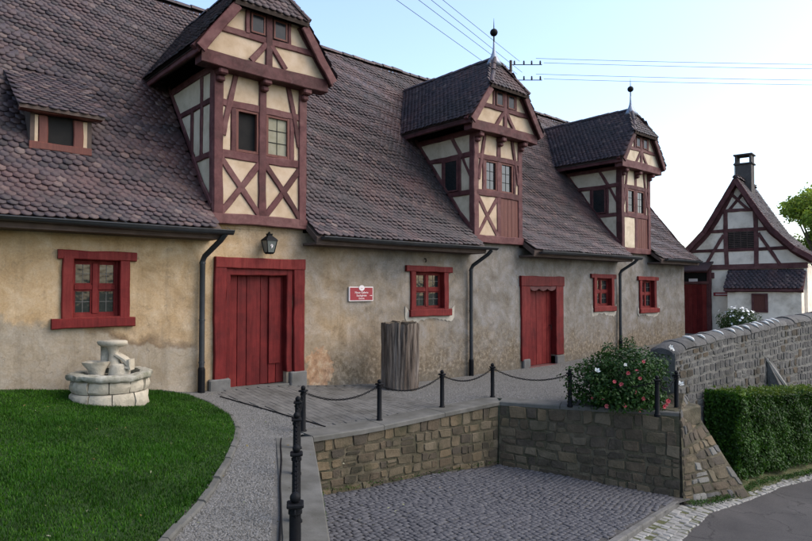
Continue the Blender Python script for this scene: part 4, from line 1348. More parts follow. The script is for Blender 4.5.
def dormer(x0, lower, pan, side, wmats):
    xc = x0 + DW / 2; x1 = x0 + DW
    YF = -.12
    # core body (dark, set behind the infill) so that nothing shows through
    mb = MB()
    ycl = float(yroof(5.6))
    mb.box(x0 + .07, x1 - .07, YF + .10, 2.1, 2.94, 5.60)
    D = mb.build('dormer', 'dark', house)
    nf = (0, -1, 0)
    Z = dict(b0=2.90, b1=3.07, s0=4.02, s1=4.17, h0=4.92, h1=5.05, p0=5.50)
    # infill panels
    cols = [(x0 + .13, xc - .05), (xc + .05, x1 - .13)]
    for ci, (a, b) in enumerate(cols):
        yp = YF + .022
        if lower[ci] != 'plank':
            pillow_panel('plaster_panel', [(a, yp, Z['b1'] - .03), (b, yp, Z['b1'] - .03), (b, yp, Z['s0'] + .03), (a, yp, Z['s0'] + .03)], nf, pan, D)
        pillow_panel('plaster_panel', [(a, yp, Z['h1'] - .03), (b, yp, Z['h1'] - .03), (b, yp, Z['p0'] + .03), (a, yp, Z['p0'] + .03)], nf, pan, D)
        # narrow panel beside the window
        e0, e1 = (a, a + .17) if ci == 0 else (b - .13, b)
        pillow_panel('plaster_panel', [(e0, yp, Z['s1'] - .03), (e1, yp, Z['s1'] - .03), (e1, yp, Z['h0'] + .03), (e0, yp, Z['h0'] + .03)], nf, pan, D)
    # frame
    T = lambda nm, p, q, w, y=YF, d=.12: beam(nm, (p[0], y, p[1]), (q[0], y, q[1]), w, d, nf, 'timber', D)
    T('post', (x0 + .08, 2.96), (x0 + .08, 5.56), .17, YF - .01, .16)
    T('post', (x1 - .08, 2.96), (x1 - .08, 5.56), .16, YF - .01, .16)
    T('post', (xc, 3.0), (xc, 5.56), .145)
    T('bottom_beam', (x0 - .02, 2.985), (x1 + .02, 2.985), .18, YF - .025, .14)
    T('sill_beam', (x0 + .1, 4.10), (x1 - .1, 4.10), .15, YF - .004)
    T('head_beam', (x0 + .1, 4.98), (x1 - .1, 4.98), .13, YF - .002)
    # upper struts leaning out to the corner posts
    T('strut', (x0 + .40, 5.54), (x0 + .16, 4.42), .10, YF - .006)
    T('strut', (x1 - .40, 5.54), (x1 - .16, 4.42), .10, YF - .006)
    for ci, (a, b) in enumerate(cols):
        if lower[ci] == 'x':
            T('brace', (a, 4.02), (b, 3.08), .115, YF - .002)
            T('brace', (b, 4.02), (a, 3.08), .11, YF + .004)
        elif lower[ci] == 'plank':
            dk = MB().box(a, b, YF + .03, YF + .06, 3.05, 4.04).build('loading_hatch', 'brown_plank', D)
            nn_ = 5
            for i in range(nn_):
                MB().cbox(a + (b - a) * i / nn_ + .003, a + (b - a) * (i + 1) / nn_ - .003, YF + random.uniform(.004, .012), YF + .032, 3.06, 4.03, .005).build('plank', 'brown_plank', D)
    # windows beside the middle post
    for ci in (0, 1):
        wa, wb = ((x0 + .40, xc - .07) if ci == 0 else (xc + .07, x1 - .36))
        sd = x0 + .35 if ci == 0 else x1 - .31
        T('stud', (sd, 4.15), (sd, 4.94), .095)
        kind = wmats[ci]
        fr = MB(); q = .045
        fr.box(wa, wa + q, YF + .005, YF + .08, 4.17, 4.925).box(wb - q, wb, YF + .005, YF + .08, 4.17, 4.925)
        fr.box(wa + q, wb - q, YF + .008, YF + .08, 4.17, 4.215).box(wa + q, wb - q, YF + .008, YF + .08, 4.88, 4.925)
        fr.build('window_frame', 'brown_plank', D)
        if kind != 'open':
            MB().box(wa + q, wb - q, YF + .05, YF + .056, 4.215, 4.88).build('pane', kind, D)
            cames(wa + q, wb - q, 4.215, 4.88, YF + .05, 2, 3, .012).build('glazing_bar', 'iron', D)
    # jettied gable: plate, brackets, triangle
    YG = -.33
    hb = 1.22
    beam('gable_plate', (xc - hb - .02, YG - .02, 5.625), (xc + hb + .02, YG - .02, 5.625), .235, .26, nf, 'timber', D)
    for bx in (x0 + .08, xc, x1 - .08):
        mbk = MB().cbox(bx - .085, bx + .085, YG + .01, -.05, 5.40, 5.515, .025)
        mbk.cbox(bx - .07, bx + .07, YG + .10, -.06, 5.30, 5.402, .025)
        mbk.build('bracket', 'timber', D)
    half = lambda z: (7.47 - z) / 1.3 - .03
    tri = [(xc - half(5.72), YG + .03, 5.72), (xc + half(5.72), YG + .03, 5.72), (xc + half(6.62), YG + .03, 6.62), (xc - half(6.62), YG + .03, 6.62)]
    pillow_panel('gable_panel', tri, nf, pan, D, .004)
    MB().box(xc - .9, xc + .9, YG + .10, .5, 5.7, 6.2).box(xc - .55, xc + .55, YG + .10, .5, 6.2, 6.6).build('gable_core', 'dark', D)
    G = lambda nm, p, q, w, y=YG: beam(nm, (p[0], y, p[1]), (q[0], y, q[1]), w, .10, nf, 'timber', D)
    zc = 6.17
    G('collar', (xc - half(zc), zc), (xc + half(zc), zc), .115)
    G('king_post', (xc, 5.70), (xc, 6.62), .13, YG - .004)
    G('strut', (xc - .05, 6.10), (xc - .34, 5.74), .10, YG - .002)
    G('strut', (xc + .05, 6.10), (xc + .34, 5.74), .10, YG - .002)
    for s in (-1, 1):
        G('rafter', (xc + s * half(5.7), 5.70), (xc + s * half(6.6), 6.60), .15, YG - .003)
        G('stud', (xc + s * .415, 6.2), (xc + s * .415, 6.6), .075)
        MB().box(xc + s * .22 - .15, xc + s * .22 + .15, YG - .004, YG + .08, 6.225, 6.6).build('window_recess', 'dark', D)
        f2 = MB(); a_, b_ = xc + s * .22 - .135, xc + s * .22 + .135
        f2.box(a_, a_ + .03, YG - .02, YG + .01, 6.235, 6.58).box(b_ - .03, b_, YG - .02, YG + .01, 6.235, 6.58).box(a_ + .03, b_ - .03, YG - .018, YG + .01, 6.235, 6.265).box(a_ + .03, b_ - .03, YG - .018, YG + .01, 6.55, 6.58)
        f2.build('window_frame', 'brown_plank', D)
        MB().box(a_ + .03, b_ - .03, YG - .010, YG - .006, 6.265, 6.55).build('pane', 'glass_dim', D)
    # sides
    for X, sgn in ((x0, -1), (x1, 1)):
        ns = (sgn, 0, 0)
        Xp = X + sgn * .0
        for (y0, y1, z0, z1) in side['cells']:
            poly = side_clip(y0, y1, z0, z1, Xp - sgn * .02)
            if poly:
                if sgn > 0: poly = poly
                pillow_panel('side_panel', poly if sgn < 0 else poly[::-1], ns, 'panel_pale', D, .004)
        S = lambda nm, p, q, w: beam(nm, (Xp + sgn * .004, p[0], p[1]), (Xp + sgn * .004, q[0], q[1]), w, .10, ns, 'timber', D)
        for (nm, p, q, w) in side['timbers']:
            S(nm, p, q, w)
        # the corner posts show their side face
        S('corner_post', (YF + .08, 2.98), (YF + .08, 5.56), .15)
        # board that follows the roof slope
        for ya, yb in zip(np.linspace(-.05, 1.95, 6)[:-1], np.linspace(-.05, 1.95, 6)[1:]):
            beam('flashing_board', (X + sgn * .012, ya, float(zroof(ya)) + .06), (X + sgn * .012, yb, float(zroof(yb)) + .06), .09, .03, ns, 'timber', D)
        S('wall_plate', (YG, 5.56), (1.98, 5.56), .13)
        if side.get('window') and sgn < 0:
            (wy0, wy1, wz0, wz1) = side['window']
            fr = MB(); q = .035
            fr.box(X - .03, X + .02, wy0, wy0 + q, wz0, wz1).box(X - .03, X + .02, wy1 - q, wy1, wz0, wz1)
            fr.box(X - .028, X + .02, wy0 + q, wy1 - q, wz0, wz0 + q).box(X - .028, X + .02, wy0 + q, wy1 - q, wz1 - q, wz1)
            fr.build('window_frame', 'timber', D)
            MB().box(X - .014, X - .008, wy0 + q, wy1 - q, wz0 + q, wz1 - q).build('pane', 'glass', D)
        # sloping soffit under the side eaves
        ex = xc + sgn * 1.30
        za = 5.74
        mb = MB().add([(X, YG + .12, 5.98), (X, 2.3, 5.98), (ex, 2.05, za - .06), (ex, YG + .12, za - .06), (X, YG + .12, 5.94), (X, 2.3, 5.94), (ex, 2.05, za - .1), (ex, YG + .12, za - .1)],
                      [(0, 1, 2, 3), (7, 6, 5, 4), (2, 6, 7, 3), (3, 7, 4, 0)])
        mb.build('soffit', 'soffit', D)
        beam('fascia', (ex + sgn * .012, YG - .06, za - .05), (ex + sgn * .012, 2.1, za - .05), .12, .04, (sgn, 0, 0), 'timber', D)
        # barge boards
        beam('barge_board', (ex, -.47, za - .06), (xc + sgn * .66, -.47, 6.575), .17, .045, nf, 'timber', D)
    # roof planes
    zr_, hz, yr = 7.52, 6.64, .02
    yh = -.52
    mb = MB()
    hw = (zr_ - hz) / 1.3
    eave_z = zr_ - 1.3 * 1.34
    for s in (-1, 1):
        mb.add([(xc + s * 1.34, -.46, eave_z), (xc + s * hw, -.46, hz), (xc, yr, zr_), (xc, 3.45, zr_), (xc + s * 1.34, float(yroof(eave_z)) + .1, eave_z)], [(0, 1, 2, 3, 4)])
        lo = [(xc + s * 1.34, -.46, eave_z - .05), (xc + s * hw, -.46, hz - .05), (xc, yr, zr_ - .05), (xc, 3.45, zr_ - .05), (xc + s * 1.34, float(yroof(eave_z)) + .1, eave_z - .05)]
        mb.add(lo, [(4, 3, 2, 1, 0)])
    mb.add([(xc - hw - .05, yh, hz - .02), (xc + hw + .05, yh, hz - .02), (xc, yr, zr_), (xc - hw - .05, yh + .03, hz - .07), (xc + hw + .05, yh + .03, hz - .07), (xc, yr, zr_ - .06)], [(0, 1, 2), (5, 4, 3), (0, 3, 4, 1)])
    RF = mb.build('dormer_roof', 'soffit', house)
    # tiles on the two slopes
    base = []; U = []; VDl = []; NDl = []; LN = []
    ln = math.hypot(1, 1.3)
    for s in (-1, 1):
        vd = V(-s / ln, 0, 1.3 / ln); nd = V(s * 1.3 / ln, 0, 1 / ln); ud = V(0, -s * -1.0, 0)
        slope_len = 1.34 * ln
        nrow = int(slope_len / TE)
        for r in range(nrow + 1):
            d = r * TE - .02
            hx = 1.34 - d / ln; z = eave_z + d * 1.3 / ln
            y = -.42 + (TW / 2 if r % 2 else 0)
            while y < 3.6:
                ylim = -.46 if z < hz else -.52 + (z - hz) / (zr_ - hz) * .54
                if y > ylim + .02 and z > zroof(y) - .12 and z < zr_ + .0:
                    base.append((xc + s * (hx + .015), y, z + .02)); U.append(V(0, 1, 0) * (1 if s > 0 else -1)); VDl.append(vd); NDl.append(nd); LN.append(slope_len - d)
                y += TW
    # half-hip
    L2 = math.hypot(yr - yh, zr_ - hz)
    vd = V(0, (yr - yh) / L2, (zr_ - hz) / L2); nd = V(0, -(zr_ - hz) / L2, (yr - yh) / L2)
    for r in range(int(L2 / TE)):
        d = r * TE - .03
        w = (hw + .07) * (1 - d / L2)
        x = -w + (TW / 2 if r % 2 else .04)
        while x < w - .02:
            base.append((xc + x, yh + vd[1] * d, hz + vd[2] * d + .0)); U.append(V(1, 0, 0)); VDl.append(vd); NDl.append(nd); LN.append(L2 - d)
            x += TW
    tiles_on('dormer_tile_field', np.array(base), np.array(U), np.array(VDl), np.array(NDl), RF, seed=int(x0 * 10), lens=np.array(LN))
    ridge_tiles((xc, .12, zr_ + .035), (xc, 3.42, zr_ + .035), RF, .08, .34)
    for s in (-1, 1):
        ridge_tiles((xc + s * (hw + .05), yh - .0, hz + .03), (xc + s * .05, yr - .04, zr_ + .02), RF, .06, .3)
    # lead cap, rod and ball
    lc = MB().lathe((xc, .03, zr_ - .06), [(.21, -.10), (.15, .04), (.085, .15), (.045, .26), (.03, .36), (.024, .46), (.022, .52)], 10).build('lead_cap', 'lead', RF, smooth=True)
    MB().tube([(xc, .03, 7.9), (xc, .03, 8.28)], .018, 8).build('finial_rod', 'iron', lc)
    prof = [(.02, -.095)] + [(.098 * math.sin(math.pi * k / 10), -.095 * math.cos(math.pi * k / 10)) for k in range(1, 10)] + [(.02, .095)]
    MB().lathe((xc, .03, 8.22), prof, 14).build('finial_ball', 'iron', lc, smooth=True)
    MB().tube([(xc, .03, 8.30), (xc, .03, 8.58)], .012, 8, rs=[.014, .003]).build('finial_spike', 'iron', lc)

yq = lambda z: float(yroof(z))
side_plain = dict(cells=[(-.02, 2.0, 5.05, 5.52), (-.02, 1.6, 4.15, 5.0), (-.02, .9, 3.1, 4.05)],
                  timbers=[('rail', (-.05, 5.02), (yq(5.02), 5.02), .10), ('rail', (-.05, 4.08), (yq(4.08), 4.08), .10), ('stud', (.42, 4.08), (.42, 5.5), .09),
                           ('stud', (.95, yq(4.4) + 3.45), (.95, 5.0), .09)])
side_plain['timbers'][-1] = ('stud', (.82, float(zroof(.82)) + .02), (.82, 5.02), .09)
side_win = dict(cells=[(-.02, 2.0, 5.05, 5.52), (-.02, .36, 4.15, 5.0), (.93, 1.6, 4.15, 5.0), (-.02, .9, 3.1, 4.05)],
                timbers=[('rail', (-.05, 5.02), (yq(5.02), 5.02), .12), ('rail', (-.05, 4.10), (yq(4.10), 4.10), .12), ('stud', (.93, 4.32), (.93, 5.02), .11),
                         ('stud', (.36, 4.10), (.36, 5.02), .09), ('strut', (.62, 5.5), (.28, 4.98), .10), ('strut', (.28, 4.98), (.02, 4.5), .08)],
                window=(.41, .88, 4.17, 4.96))
dormer(DORM[0], ('x', 'x'), 'panel', side_plain, ('open', 'curtain'))
dormer(DORM[1], ('x', 'plank'), 'panel', side_win, ('glass', 'glass'))
dormer(DORM[2], ('plain', 'plank'), 'panel_pale', side_win, ('glass', 'glass'))

# ---- small shed dormer low on the left slope
YS = .58
mb = MB().add([(1.90, YS + .04, 3.8), (2.70, YS + .04, 3.8), (2.70, YS + .04, 4.52), (1.90, YS + .04, 4.52), (1.90, 1.7, 5.25), (2.70, 1.7, 5.25), (1.90, .7, 3.9), (2.70, .7, 3.9)],
              [(0, 1, 2, 3), (3, 2, 5, 4), (0, 3, 4, 6), (1, 7, 5, 2)])
SD = mb.build('shed_dormer', 'dark', house)
nf = (0, -1, 0)
for a, b in ((1.88, 1.98), (2.60, 2.72)):
    pillow_panel('plaster_panel', [(a, YS + .01, 3.92), (b, YS + .01, 3.92), (b, YS + .01, 4.42), (a, YS + .01, 4.42)], nf, 'panel', SD, .003)
beam('jamb', (2.05, YS, 3.95), (2.05, YS, 4.42), .13, .08, nf, 'brown_plank', SD)
beam('jamb', (2.53, YS, 3.95), (2.53, YS, 4.42), .14, .08, nf, 'brown_plank', SD)
beam('sill', (1.86, YS - .03, 3.945), (2.72, YS - .03, 3.945), .12, .1, nf, 'brown_plank', SD)
beam('lintel', (1.72, YS - .13, 4.49), (2.85, YS - .13, 4.49), .10, .14, nf, 'brown_plank', SD)
for X, sgn in ((1.875, -1), (2.725, 1)):
    pillow_panel('cheek', [(X, YS, 3.85), (X, YS, 4.5), (X, 1.68, 5.22)] if sgn < 0 else [(X, 1.68, 5.22), (X, YS, 4.5), (X, YS, 3.85)], (sgn, 0, 0), 'soffit', SD, .003)
ya, za_, ybk, zbk = .40, 4.50, 1.95, 5.52
sv = V(0, ybk - ya, zbk - za_); SL = np.linalg.norm(sv); sv /= SL; sn = V(0, -sv[2], sv[1])
MB().add([(1.70, ya, za_), (2.87, ya, za_), (2.87, ybk, zbk), (1.70, ybk, zbk), (1.70, ya, za_ - .05), (2.87, ya, za_ - .05), (2.87, ybk, zbk - .05), (1.70, ybk, zbk - .05)],
         [(0, 1, 2, 3), (7, 6, 5, 4), (0, 4, 5, 1), (0, 3, 7, 4), (1, 5, 6, 2)]).build('shed_roof', 'soffit', SD)
bs = []
r = 0
while r * TE < SL - .1:
    x = 1.74 + (TW / 2 if r % 2 else 0)
    while x < 2.88:
        bs.append(V(x, ya, za_) + sv * (r * TE - .03)); x += TW
    r += 1
bs = np.array(bs); k = len(bs)
rngs = np.random.default_rng(5)
av = tile_arrays(bs, np.tile([1., 0, 0], (k, 1)), np.tile(sv, (k, 1)), np.tile(sn, (k, 1)), rngs)
for i in range(k):
    tile_mesh('shed_tile', av[i:i + 1], 'tile', SD, rngs.random(1))

# ------------------------------------------------------------------ stone walls of the bay
def ztop(x, y): return float(zt(x, y)) - .045
bw = empty('bay_retaining_wall', (6.5, -3.0, -1.2), 'brown coursed stone retaining wall along the long back of the bay', 'wall')
c1 = ((4.5, -3.10, ztop(4.5, -3.1)), (8.47, -2.92, ztop(8.47, -2.94)), (8.47, -2.92, float(zb(8.47, -2.94)) - .06), (4.5, -3.10, float(zb(4.5, -3.1)) - .06))
slab(c1, .4, 'mortar', 'mortar', bw)
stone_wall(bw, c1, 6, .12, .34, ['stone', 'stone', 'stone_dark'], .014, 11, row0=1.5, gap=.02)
bw2 = empty('bay_retaining_wall', (9.1, -4.2, -1.3), 'darker stone retaining wall under the rose bush, at the right of the bay', 'wall')
c2 = ((8.47, -2.95, ztop(8.47, -2.94)), (9.84, -5.5, ztop(9.86, -5.5)), (9.70, -5.56, float(zb(9.75, -5.5)) - .06), (8.42, -2.97, float(zb(8.47, -2.94)) - .06))
slab(c2, .35, 'mortar', 'mortar', bw2)
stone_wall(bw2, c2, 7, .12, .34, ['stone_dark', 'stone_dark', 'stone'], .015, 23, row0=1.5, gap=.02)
bw3 = empty('bay_side_wall', (2.5, -6.5, -.6), 'low rendered side wall below the coping on the left of the bay', 'wall')
c3 = ((-.32, -11.2, .0), (4.52, -3.08, ztop(4.5, -3.1)), (4.52, -3.08, -1.2), (-.32, -11.2, -1.4))
slab(c3, .3, 'mortar', 'render', bw3)
# buttress at the outer corner
bt = empty('buttress', (10.4, -5.8, -1.5), 'battered grey stone buttress with pale mortar smears beside the hedge', 'buttress')
c4 = ((9.85, -5.51, -.19), (10.75, -5.16, -.02), (11.32, -6.02, -1.75), (9.69, -5.62, -1.62))
slab(c4, .6, 'mortar', 'mortar', bt, .02, .08, back=(.3, .5, -.1))
stone_wall(bt, c4, 10, .09, .30, ['stone_dark', 'rubble', 'stone_dark', 'stone_dark', 'stone', 'stone_dark', 'limemortar'], .02, 31, gap=.022)
P4 = patch_fn(*c4)
rb = random.Random(5)
for i in range(0):
    v0 = .12 + i * .095; L_ = rb.uniform(.05, .09)
    u0 = .86 + rb.uniform(-.03, .05)
    N4 = V(.05, -.87, .45)
    pts = [P4(u0 + rb.uniform(-.02, .02) + k * .008, v0 + L_ * k / 4) + N4 * .024 for k in range(5)]
    MB().tube(pts, .03, 6, rs=[.008, .03, .036, .026, .008]).build('mortar_smear', 'fillet', bt, smooth=True)
# top of the buttress, between coping and wall
MB().cbox(9.84, 10.74, -5.46, -5.0, -.5, -.17, .03).build('buttress_top', 'mortar', bt)

# boundary wall with rounded coping
def wline(X):
    t = (X - 10.95) / (20.5 - 10.95)
    return -4.92 - .23 * t, float(np.interp(X, [10.95, 11.4, 13.7, 15.7, 18.4, 20.5], [.63, .73, .83, .93, 1.03, 1.09]))
ww = empty('boundary_wall', (14, -5, -1.7), 'long grey rubble wall with rounded coping and white mortar joints', 'wall')
Xs = [10.95, 13.4, 15.7, 18.1, 20.5]
for i in range(4):
    a, b = Xs[i], Xs[i + 1]
    ya, za = wline(a); yb, zb_ = wline(b)
    cc = ((a, ya, za), (b, yb, zb_), (b, yb, -2.3), (a, ya, -2.0))
    slab(cc, .48, 'limemortar', 'masonry', ww, .02, .12)
    cu = ((a, ya, za - .0), (b, yb, zb_ - .0), (b, yb, -.62), (a, ya, -.52))
    stone_wall(ww, cu, 9, .10, .30, ['rubble', 'rubble', 'stone_dark', 'rubble'], .013, 41 + i, gap=.03, limit=75)
    cl = ((a, ya, -.56), (b, yb, -.66), (b, yb, -2.2), (a, ya, -1.9))
    rnd = random.Random(80 + i); mbl = MB(); Pl = patch_fn(*cl)
    for r in range(7):
        u = 0
        while u < 1:
            w = rnd.uniform(.06, .13)
            mbl.add(stone_verts(Pl, V(0, -1, 0), u + .004, min(1, u + w) - .004, r / 7 + .01, (r + 1) / 7 - .01, .02, rnd), GRID5); u += w
    lo = mbl.build('lower_masonry', 'rubble', ww, smooth=True); lo['kind'] = 'stuff'
X = 10.93
rnd = random.Random(9)
while X < 20.4:
    L_ = rnd.uniform(.26, .5)
    vs = []
    n = 9
    first = X < 11
    cols_ = [(X + .008, .75 if first else .97), (X + L_ * .2, 1.0), (X + L_ * .8, 1.0 + rnd.uniform(-.03, .02)), (X + L_ - .008, .97)]
    jz = rnd.uniform(-.015, .015)
    for (xx, k_) in cols_:
        y, z = wline(xx)
        for q in range(n):
            an = math.pi * q / (n - 1)
            vs.append((xx, y + .235 - .268 * math.cos(math.pi - an) * -1 * k_ * (1 + rnd.uniform(-.03, .03)), z - .02 + jz + .145 * math.sin(an) * k_ * (1 + rnd.uniform(-.05, .05))))
    fs = [(c_ * n + q, c_ * n + q + 1, (c_ + 1) * n + q + 1, (c_ + 1) * n + q) for c_ in range(3) for q in range(n - 1)]
    fs += [tuple(range(n)), tuple(3 * n + q for q in range(n - 1, -1, -1))]
    cs_ = MB().add(vs, fs).build('coping_stone', 'rubble', ww, smooth=True, auto=50)
    if 11.2 < X < 15.6 and rnd.random() < .8:
        xx = X + L_
        y, z = wline(xx)
        pts = []
        for q in range(2, 11):
            an = math.pi * q / 12
            pts.append((xx + .012 * math.sin(q * 2.1), y + .235 - .27 * math.cos(an), z - .008 + .155 * math.sin(an)))
        k_ = rnd.choice([4, 5, 6, 7])
        pts = [p for p in pts if p[1] < y + .3][:k_]
        if len(pts) > 2:
            MB().tube(pts, .018, 6, rs=[.006] + [.027 * rnd.uniform(.7, 1.3) for _ in pts[1:-1]] + [.006]).build('mortar_joint', 'fillet', ww, smooth=True)
    X += L_
# little leaning pier against the wall
lp = empty('wall_pier', (15.3, -5.15, -1.8), 'small stone pier with a pale sloping top leaning on the wall above the hedge', 'buttress')
MB().add([(15.05, -5.05, -2), (15.65, -5.05, -2), (15.65, -5.35, -2), (15.05, -5.35, -2), (15.05, -5.04, .22), (15.45, -5.04, .12), (15.65, -5.33, -.55), (15.1, -5.33, -.45)],
         [(0, 1, 5, 4), (1, 2, 6, 5), (2, 3, 7, 6), (3, 0, 4, 7), (4, 5, 6, 7)]).build('pier_body', 'rubble', lp)
MB().add([(15.02, -5.04, .28), (15.14, -5.04, .22), (15.60, -5.36, -.50), (15.40, -5.38, -.46), (15.02, -5.04, .20), (15.14, -5.04, .14), (15.60, -5.36, -.58), (15.40, -5.38, -.54)],
         [(0, 1, 2, 3), (7, 6, 5, 4), (0, 3, 7, 4), (3, 2, 6, 7), (2, 1, 5, 6)]).build('pier_cap', 'gutter_stone', lp)

# ------------------------------------------------------------------ bollards and chains
BOL = [(1.96, -6.86), (2.67, -5.71), (3.33, -4.63), (3.94, -3.66), (4.55, -2.80), (5.88, -2.80), (7.31, -2.69), (8.69, -2.60), (9.05, -4.0), (9.39, -5.36), (10.17, -5.30)]
BLAB = ['black iron bollard at the near end of the row, cut by the bottom edge',
        'second black bollard from the near end of the row on the coping',
        'third black bollard from the near end of the row on the coping',
        'fourth black bollard from the near end, just before the corner one',
        'black bollard at the corner where the chain turns towards the stump',
        'black bollard in front of the left side of the wooden stump',
        'black bollard just right of the wooden stump',
        'black bollard at the inner corner of the parking bay',
        'black bollard left of the rose bush on the side coping',
        'black bollard standing in front of the rose bush',
        'black bollard right of the rose bush against the rubble wall']
BH = .62
x, y = BOL[0]
def bz(x, y): return float(zt(x, y)) + .012
b0 = empty('bollard', (x, y, bz(x, y)))
z = bz(x, y)
MB().lathe((x, y, z), [(.05, -.02), (.05, .015), (.037, .03), (.035, .49), (.042, .497), (.042, .515), (.035, .52), (.033, .535)], 14).build('post', 'iron', b0, smooth=True, auto=40)
MB().cbox(x - .05, x + .05, y - .05, y + .05, z + .535, z + .56, .006).build('collar', 'iron', b0)
prof = [(.012, 0)] + [(.033 * math.sin(math.pi * k / 8), .030 - .033 * math.cos(math.pi * k / 8)) for k in range(1, 8)] + [(.004, .064)]
MB().lathe((x, y, z + .558), prof, 12).build('ball', 'iron', b0, smooth=True)
for s in (-1, 1):
    pts = [(x + s * (.048 + .02 * math.cos(a)), y, z + .51 + .02 * math.sin(a)) for a in np.linspace(0, 2 * math.pi, 11)]
    MB().tube(pts, .005, 5, caps=False).build('eyelet', 'iron', b0)
def copy_thing(root):
    r = root.copy(); COL.objects.link(r)
    for ch in list(root.children):
        c = ch.copy(); COL.objects.link(c); c.parent = r
        c.matrix_parent_inverse = ch.matrix_parent_inverse.copy()
    return r
for i, (x, y) in enumerate(BOL):
    o = b0 if i == 0 else copy_thing(b0)
    o.location = (x, y, bz(x, y))
    nx = BOL[min(i + 1, len(BOL) - 1)]; pv = BOL[max(0, i - 1)]
    o.rotation_euler.z = math.atan2(nx[1] - pv[1], nx[0] - pv[0])
    tag(o, BLAB[i], 'bollard', 'chained bollards around the bay')

def chain(a, b, label):
    a = Vector((a[0], a[1], bz(*a) + .505)); b = Vector((b[0], b[1], bz(*b) + .505))
    d = (b - a); L = Vector((d.x, d.y, 0)).length
    dv = Vector((d.x, d.y, 0)).normalized()
    a = a + dv * .06; b = b - dv * .06; L -= .12
    sagz = .13
    P = lambda t: a.lerp(b, t) - Vector((0, 0, sagz * 4 * t * (1 - t)))
    n = int(L * 1.05 / .034)
    mb = MB()
    for i in range(n):
        t = (i + .5) / n
        c = P(t); tg = (P(min(1, t + .01)) - P(max(0, t - .01))).normalized()
        sd = tg.cross(Vector((0, 0, 1))).normalized(); up = sd.cross(tg)
        w = (sd if i % 2 else up) * .6 + (up if i % 2 else -sd) * .4
        w.normalize()
        pts = []
        for k in range(9):
            an = 2 * math.pi * k / 8
            pts.append(c + tg * (.024 * math.cos(an)) + w * (.0125 * math.sin(an)))
        mb.tube(pts, .0052, 4, caps=False)
    o = mb.build('chain', 'iron', None, smooth=True)
    tag(o, label, 'chain', 'chains between the bollards')
CL = ['chain between the two nearest bollards on the coping', 'chain between the second and third nearest bollards', 'chain between the third and fourth nearest bollards',
      'short sagging chain from the fourth bollard to the corner bollard', 'long sagging chain from the corner bollard to the bollard left of the stump',
      'sagging chain passing in front of the wooden stump', 'sagging chain between the stump and the inner corner of the bay', 'sagging chain in front of the narrower red door',
      'chain running into the left side of the rose bush', 'short chain at the right behind the rose bush']
for i in range(len(BOL) - 1): chain(BOL[i], BOL[i + 1], CL[i])

# ------------------------------------------------------------------ wooden stump
sx, sy = 7.99, -.86
sz = float(zt(sx, sy)) - .02
n, m = 96, 36
rs_ = random.Random(4)
vs = []; fs = []
gro = [(rs_.uniform(0, 2 * math.pi), rs_.uniform(.02, .05), rs_.uniform(.03, .10)) for _ in range(16)]
for j in range(m + 1):
    t = j / m
    for i in range(n):
        an = 2 * math.pi * i / n
        r = .355 * (1 + .05 * math.cos(2 * an + .6)) * (1 - .02 * t)
        for (g0, gd, gw) in gro:
            dd = (an - g0 - .12 * math.sin(t * 3 + g0) + math.pi) % (2 * math.pi) - math.pi
            r -= gd * math.exp(-(dd / gw) ** 2)
        r += .055 * noise.noise(Vector((math.cos(an) * 4, math.sin(an) * 4, t * 1.2))) + .022 * noise.noise(Vector((math.cos(an) * 14, math.sin(an) * 14, t * 2.5)))
        if t < .12: r -= .05 * (1 - t / .12) * max(0, noise.noise(Vector((an * 1.4, 2, 0))) + .25)
        zz = t * 1.31 + (.06 * noise.noise(Vector((math.cos(an) * 3, math.sin(an) * 3, 5))) * t ** 3 + .03 * noise.noise(Vector((math.cos(an) * 9, math.sin(an) * 9, 5))) * t ** 8)
        vs.append((sx + r * math.cos(an), sy + r * math.sin(an), sz + zz))
for j in range(m):
    for i in range(n):
        k = (i + 1) % n
        fs.append((j * n + i, j * n + k, (j + 1) * n + k, (j + 1) * n + i))
st = empty('tree_stump', (sx, sy, sz), 'tall weathered brown tree trunk section standing on gravel by the wall', 'tree stump')
MB().add(vs, fs).build('trunk', 'weathered_wood', st, smooth=True)
top = [vs[m * n + i] for i in range(n)]
vt = [(sx + (p[0] - sx) * .985, sy + (p[1] - sy) * .985, p[2] + .004) for p in top]
rings = []
for q in (1.0, .7, .4, .12):
    rings += [(sx + (p[0] - sx) * q, sy + (p[1] - sy) * q, p[2] - .02 * (1 - q) + .012 * noise.noise(Vector((p[0] * 9 * q, p[1] * 9 * q, 1)))) for p in vt]
fs = [(j * n + i, j * n + (i + 1) % n, (j + 1) * n + (i + 1) % n, (j + 1) * n + i) for j in range(3) for i in range(n)]
fs.append(tuple(3 * n + i for i in range(n)))
MB().add(rings, fs).build('cut_top', 'bark', st)

